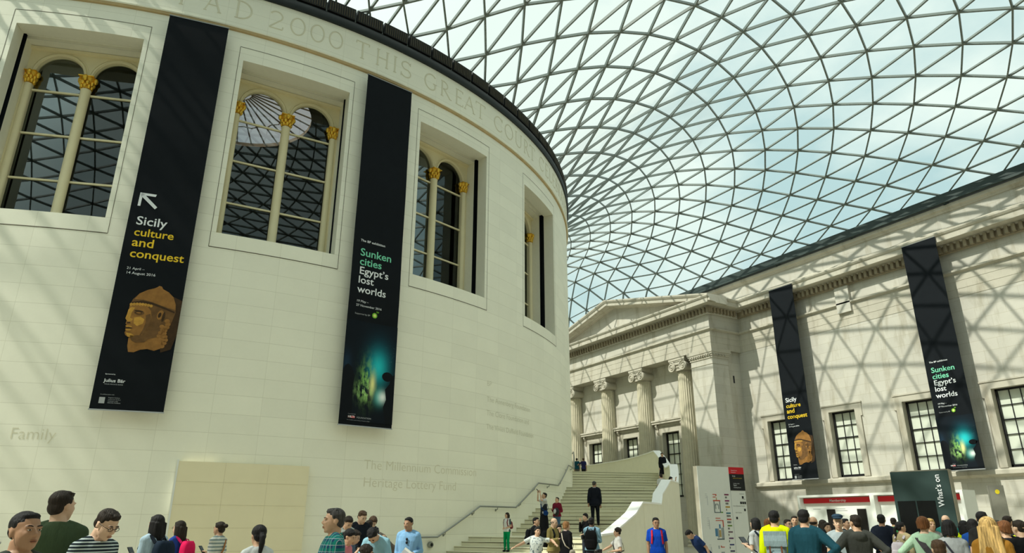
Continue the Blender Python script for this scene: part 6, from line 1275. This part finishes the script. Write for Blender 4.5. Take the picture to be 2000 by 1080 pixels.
# ---- staircase visitors
p = person('girl in white t-shirt and bright green trousers standing on the lower stairs', 8.79, -24.04, .708, 1.33, -40, ('tee', (.68,.70,.68), cloth('white_tee_dark_sleeves', (.68,.70,.68), 'yoke', (.05,.08,.09), .13)), ('trousers', (.0,.26,.09)), hair=('long','dark'), skin='a', fem=True, arms=('belly','belly'), group=G_ST, head=(0, -20))
backpack(p, (.20,.04,.05), 'small dark red backpack on the girl in green trousers', h=.34, w=.13, top=1.34)
p = person('woman in black pinafore with both arms raised taking a photo on the landing', 10.63, -23.64, 1.185, 1.60, -70, ('dress', (.50,.50,.50)), ('long_skirt', (.012,.012,.016)), hair=('short','black'), skin='a', fem=True, arms=('raise','raise'), group=G_ST, head=(-12, 0))
mb = MB(); 
for a_, b_ in ((.80,.06),(1.0,.03),(1.3,.02)): pass
U = p['U']; rings = [[U((math.cos(2*pi*i/20)*rx, math.sin(2*pi*i/20)*ry, zz)) for i in range(20)] for zz, rx, ry in ((.84,.205,.155),(1.0,.19,.14),(1.15,.18,.132),(1.28,.175,.135))]; mb.loft(rings); b_ = mb.build('pinafore', cloth('fabric_12_12_16', (.02,.022,.03)), p['root'], 2)
sling(p, 1, (.01,.05,.20), 'blue shoulder bag of the woman taking a photo', .92, True, .11); phone(p, -1, 'phone raised overhead by the woman in the black pinafore')
p = person('boy in maroon shirt holding a bag in front of him on the stairs', 10.82, -24.24, 1.185, 1.42, -35, ('shirt', (.16,.012,.03)), ('trousers', (.05,.11,.20)), hair=('short','dark'), skin='a', arms=('phone','belly'), group=G_ST, head=(-10, 0))
mb = MB(); mb.ell(p['U']((.12,-.22,1.08)), (.12,.09,.15), n=14, m=9); mb2 = MB(); mb2.ell(p['U']((.10,-.29,1.10)), (.07,.05,.09), n=12, m=7)
carried(p, 'day_bag', 'black and white bag clutched by the boy in maroon', 'bag', [('bag_body', mb, P('bag_black', (.012,.013,.016), .6), 2), ('white_panel', mb2, P('bag_white', (.5,.5,.52), .6), 2)])
person('man in dark suit walking up the middle of the stairs, seen from behind', 13.59, -22.89, 1.503, 1.83, 178, ('suit', (.008,.010,.017)), ('trousers', (.008,.010,.016)), hair=('flat','grey'), skin='c', face=0, arms=('down','swing'), group=G_ST, stance='step', collar=(.45,.48,.55), head=(8, -15))
p = person('boy in white printed t-shirt with arms held out at the foot of the stairs', 5.19, -31.67, FZ, 1.53, 6, ('tee', (.62,.66,.64), cloth('white_print', (.64,.68,.66), 'speckle', (.12,.16,.20))), hair=('mid','black'), skin='a', arms=('out','wide'), group=G_ST, head=(0, 15), lean_side=6, vox=.010)
p = person('older bald man in khaki shirt with black straps at the foot of the stairs', 6.68, -30.22, FZ, 1.75, 55, ('shirt', (.30,.24,.09)), ('trousers', (.34,.26,.12)), hair=('bald','grey'), skin='b', arms=('phone','lowphone'), group=G_ST, head=(14, 0))
backpack(p, (.010,.011,.013), 'black rucksack worn by the older man in khaki', puff=.01)
p = person('ginger-haired woman in black with a pale bag strap, facing the stairs', 6.71, -30.81, FZ, 1.66, 130, ('shirt', (.007,.007,.009)), ('trousers', (.01,.012,.016)), hair=('mid','ginger'), skin='b', fem=True, arms=('down','down'), group=G_ST, face=1, collar=(.45,.35,.36))
sling(p, -1, (.50,.44,.36), 'pale cross-body bag strap over the ginger-haired woman in black', .92)
p = person('dark-haired man in white collar with black rucksack behind the boy in printed t-shirt', 7.35, -28.29, FZ, 1.78, 62, ('suit', (.012,.013,.016)), hair=('short','black'), skin='a', group=G_ST, collar=(.6,.62,.62))
backpack(p, (.008,.009,.012), 'black rucksack on the man with the white collar by the stairs')
person('child with black hair half hidden between the man in khaki and the ginger-haired woman', 7.25, -29.62, FZ, 1.59, 20, ('tee', (.03,.03,.04)), hair=('mid','black'), skin='b', group=G_ST, head=(18, 0), arms=('chin','phone'))
p = person('person in light blue top with large black backpack at the stair foot, seen from behind', 7.94, -30.26, FZ, 1.77, 172, ('shirt', (.20,.34,.44)), hair=('short','black'), skin='e', face=0, arms=('phone','point'), group=G_ST)
backpack(p, (.007,.007,.008), 'large black backpack at the stair foot on the person in light blue', h=.50, w=.17, puff=.02); 
p = person('curly-haired man in white t-shirt holding a camera in front of the stair wall', 7.55, -31.88, FZ, 1.50, -78, ('tee', (.68,.66,.64)), hair=('curly','dark'), skin='a', face=1, arms=('reach','lowphone'), group=G_ST, vox=.010)
sling(p, 1, (.012,.012,.014), 'black camera bag slung over the white t-shirt', .98, True, .09)
S, E, Hn = p['arm'][-1]; mb = MB(); mb.box(-.065, .065, -.04, .04, -.045, .045, Matrix.Translation(Hn+Vector((0,-.08,-.02)))); mb2 = MB(); mb2.tube([Hn+Vector((0,-.10,-.02)), Hn+Vector((0,-.22,-.02))], .038, 14)
carried(p, 'camera', 'black camera with lens in the hands of the curly-haired man', 'camera', [('camera_body', mb, P('camera_black', (.012,.012,.013), .5), False), ('lens', mb2, P('lens_black', (.02,.02,.022), .3), 2)])
p = person('man with glasses in royal blue t-shirt with red backpack straps', 7.74, -33.16, FZ, 1.75, 4, ('tee', (.005,.055,.42)), ('trousers', (.34,.42,.46)), hair=('short','black'), skin='c', glasses=True, group=G_ST, head=(6, 10), vox=.010, detail=True, stance='walk')
backpack(p, (.42,.015,.03), 'red backpack on the man in the royal blue t-shirt', (.50,.02,.035))
person('woman in black holding a hand to her mouth beside the stair wall', 9.72, -27.55, .39, 1.60, -48, ('shirt', (.008,.008,.010)), hair=('mid','black'), skin='b', fem=True, arms=('chin','belly'), group=G_ST, head=(10, 0))
person('person in teal top standing on the top landing next to the drum edge', 25.5, -5.0, 4.53, 1.58, 178, ('tee', (.01,.07,.10)), ('trousers', (.10,.10,.09)), hair=('short','dark'), skin='c', face=0, group=G_ST)
person('person in dark blue shirt on the top landing, right of the one in teal', 25.75, -5.45, 4.53, 1.56, 170, ('tee', (.02,.022,.09)), ('trousers', (.015,.015,.02)), hair=('short','brown'), skin='c', face=0, group=G_ST, arms=('down','out'))
person('woman in black jacket and skirt coming down by the stair parapet', 24.0, -15.6, 3.89, 1.68, 10, ('suit', (.008,.009,.013)), ('skirt', (.008,.009,.012)), hair=('pony','black'), skin='a', fem=True, group=G_ST, collar=(.04,.22,.24))
p = person('person in white shirt with black bag behind the upper stair parapet', 18.3, -21.7, 2.30, 1.55, -150, ('tee', (.60,.60,.58)), ('trousers', (.01,.01,.013)), hair=('short','dark'), skin='b', face=0, group=G_ST)
sling(p, 1, (.008,.008,.01), 'black bag worn over the white shirt on the upper stairs', 1.0, True, .13)
person('black-haired person leaning over the sloping stair parapet', 19.25, -21.05, 2.30, 1.52, 60, ('tee', (.02,.02,.025)), hair=('mid','black'), skin='b', face=0, lean=22, arms=('reach','raise'), group=G_ST)
# ---- people in the shade right of the stairs, below the column
for i, (x, y, h, tr, tp, hr, lb) in enumerate((
  (14.6,-24.6,1.62,0,(.45,.44,.42),'dark','woman in white top holding a phone beneath the portico column'),
  (13.85,-25.25,1.25,20,(.30,.32,.05),'dark','child in yellow-green top beneath the portico column'),
  (15.3,-24.1,1.80,-10,(.50,.48,.44),'grey','person with a pale headband behind the woman under the column'),
  (13.2,-26.3,1.30,-30,(.03,.03,.035),'black','dark-haired child low against the end of the stair wall'),
  (13.4,-25.9,1.42,-20,(.34,.14,.16),'dark','child in dusty pink beside the stair wall end'))):
    person(lb, x, y, FZ, h, tr, ('tee', tp), hair=('mid', hr), skin='a', group='people in the shade right of the stairs', arms=('phone','down'), face=1, vox=.014)
person('person in deep blue top bending down beside the map totem', 9.55, -32.9, FZ, 1.62, -60, ('tee', (.015,.035,.11)), hair=('short','black'), skin='a', lean=38, face=0, head=(20,0), group='people in the shade right of the stairs')
# ---- crowd on the right
p = person('woman with black bob in white t-shirt looking at a tablet beside the map totem', 7.86, -36.12, FZ, 1.72, -128, ('tee', (.62,.64,.66)), ('trousers', (.02,.05,.09)), hair=('bob','black'), skin='b', fem=True, arms=('phone','phone'), group=G_R, face=0, vox=.010)
backpack(p, (.012,.02,.035), 'small navy backpack on the woman with the black bob', h=.30, w=.12, top=1.34); phone(p, -1, 'grey tablet held by the woman with the black bob', True, 'tablet', (.10,.10,.11))
p = person('person in neon yellow jacket seen from behind beside the teal denim jacket', 5.54, -38.58, FZ, 1.82, 176, ('jacket', (.62,.72,.0)), hair=('short','black'), skin='a', face=0, group=G_R, vox=.010, arms=('down','down'))
backpack(p, (.24,.32,.34), 'grey-blue flap backpack with leather buckles on the neon yellow jacket', (.20,.27,.29), w=.15, h=.46, flap=True, top=1.34, puff=.02)
person('broad man in teal denim jacket with arm on his hip, seen from behind', 5.20, -39.43, FZ, 1.82, 178, ('suit', (.012,.062,.090)), hair=('short','black'), skin='a', face=0, group=G_R, vox=.010, arms=('hip','down'), head=(0, -8))
for (x, y, h, tr, tp, hr, lb, kw) in (
  (11.52,-34.20,1.81,0,('tee',(.03,.03,.04)),('short','dark'),'man with short dark hair facing us behind the neon yellow jacket', {}),
  (9.31,-35.23,1.72,150,('tee',(.10,.01,.03)),('mid','auburn'),'dark red haired person mostly hidden behind the neon yellow jacket', dict(face=0)),
  (10.53,-34.78,1.72,40,('tee',(.05,.06,.07)),('short','dark'),'man with dark spectacles between the yellow jacket and the denim jacket', dict(glasses=True)),
  (8.93,-36.74,1.76,168,('suit',(.012,.012,.014)),('bald','dark'),'balding man in black with white collar seen from behind', dict(face=0, collar=(.62,.62,.60))),
  (10.84,-35.54,1.70,150,('tee',(.45,.44,.40)),('long','dark'),'woman with long dark hair and cream top behind the balding man', dict(face=0, fem=True)),
  (10.48,-35.91,1.64,20,('tee',(.04,.035,.035)),('mid','dark'),'smiling dark-haired woman left of the man in the flat cap', dict(fem=True)),
  (11.75,-35.49,1.74,60,('tee',(.02,.02,.025)),('short','black'),'black-haired man right behind the flat cap', {}),
  (16.58,-33.68,1.80,172,('tee',(.05,.30,.10)),('short','dark'),'person in green shirt far back near the desk', dict(face=0)),
  (10.55,-38.27,1.72,25,('tee',(.30,.30,.28)),('mid','blonde'),'blonde woman facing us behind the mint cardigan', dict(fem=True)),
  (11.14,-38.61,1.68,160,('vest',(.55,.68,.0)),('long','black'),'woman with long black hair in a yellow safety vest', dict(face=0, fem=True)),
  (10.25,-39.25,1.70,170,('tee',(.01,.06,.28)),('bob','black'),'person in blue printed top between the yellow vest and the long blonde hair', dict(face=0)),
  (8.84,-40.16,1.82,175,('tee',(.02,.02,.02)),('short','black'),'black-haired person rising behind the long blonde hair', dict(face=0)),
  (11.93,-39.07,1.78,150,('tee',(.03,.03,.035)),('short','dark'),'dark-haired man at the back near the right edge', dict(face=0)),
  (9.6,-40.35,1.66,165,('tee',(.55,.68,.02)),('short','dark'),'person in yellow vest between the blonde hair and the auburn-haired person', dict(face=0))):
    person(lb, x, y, FZ, h, tr, tp, hair=hr, skin='a', group=G_R, **kw)
person('man in blue flat cap and pale grey t-shirt walking towards us', 7.60, -38.28, FZ, 1.74, 2, ('tee', (.34,.40,.43)), ('trousers', (.05,.09,.12)), hair=('bald','grey'), skin='b', group=G_R, vox=.010, detail=True, stance='walk', beard=False)
pc = person  # keep the name short below
p = person('man in grey hooded jacket seen from behind, dark hair turned left', 6.33, -39.51, FZ, 1.75, -165, ('jacket', (.055,.058,.052)), hair=('short','dark'), skin='a', face=0, group=G_R, vox=.010, arms=('hip','hip'), head=(0, 18))
person('man in navy suit standing with his back to us in front of the desk', 11.58, -36.55, FZ, 1.83, 175, ('suit', (.010,.014,.026)), ('trousers', (.010,.013,.022)), hair=('short','black'), skin='d', face=0, group=G_R, arms=('back','back'))
p = person('woman with long black ponytail in beige coat left of the dark teal totem', 10.98, -37.36, FZ, 1.66, 150, ('cardigan', (.36,.30,.17)), hair=('pony','black'), skin='a', fem=True, face=1, group=G_R, head=(0, -30), arms=('down','strap'))
backpack(p, (.46,.42,.46), 'pale lilac drawstring bag on the woman in the beige coat', h=.36, w=.15, top=1.30)
p = person('auburn-haired woman in mint cardigan with elbow out, seen from behind', 6.97, -40.23, FZ, 1.72, 170, ('cardigan', (.34,.50,.36)), hair=('mid','auburn'), skin='b', fem=True, face=0, group=G_R, arms=('down','hip'), vox=.010)
sling(p, -1, (.05,.045,.05), 'dark grey scarf bag across the mint cardigan', .9, True, .13, strapw=.09)
person('bald man in teal shirt in front of the dark teal totem', 12.87, -37.30, FZ, 1.82, 170, ('tee', (.015,.13,.12)), hair=('bald','brown'), skin='b', face=0, group=G_R)
p = person('woman with dark bob in grey gathered top, dark strap over shoulder', 6.60, -40.82, FZ, 1.66, 176, ('tee', (.27,.29,.30)), hair=('bob','black'), skin='a', fem=True, face=0, group=G_R, vox=.010)
sling(p, -1, (.02,.02,.028), 'dark bag with narrow strap over the grey gathered top', .9)
person('brown-haired boy in the front row, only his head showing', 3.42, -42.44, FZ, 1.45, 168, ('tee', (.06,.07,.09)), hair=('short','brown'), skin='b', face=0, group=G_R, vox=.010, head=(6, 20))
person('woman with very long wavy blonde hair and ochre top seen from behind', 4.97, -42.19, FZ, 1.68, 176, ('cardigan', (.30,.14,.02)), hair=('xlong','blonde'), skin='b', fem=True, face=0, group=G_R, vox=.009)
p = person('auburn-haired person in black jacket with a thin white strap at the right edge', 7.51, -41.12, FZ, 1.66, -160, ('suit', (.012,.013,.018)), hair=('mid','auburn'), skin='a', face=1, group=G_R, vox=.010, head=(0, 30))
sling(p, -1, (.36,.36,.36), 'thin white strap across the black jacket at the right edge', .9, strapw=.012)
person('short-haired man in black at the lower right corner, face turned left', 6.93, -41.60, FZ, 1.67, -140, ('tee', (.008,.008,.010)), hair=('flat','dark'), skin='b', face=1, group=G_R, vox=.009, detail=True)
# the flat cap
for o in list(COL.objects):
    if o.get('label') == 'man in blue flat cap and pale grey t-shirt walking towards us':
        k = 1.74/1.75; m = MB(); m.ell((0,-.005,1.735*k), (.098,.125,.045), n=18, m=8); m.ell((0,-.085,1.705*k), (.085,.085,.022), n=16, m=6); m.build('flat_cap', cloth('fabric_navy_cap', (.03,.06,.10)), o, 2)
for o in COL.objects:
    if '_k' in o: del o['_k']
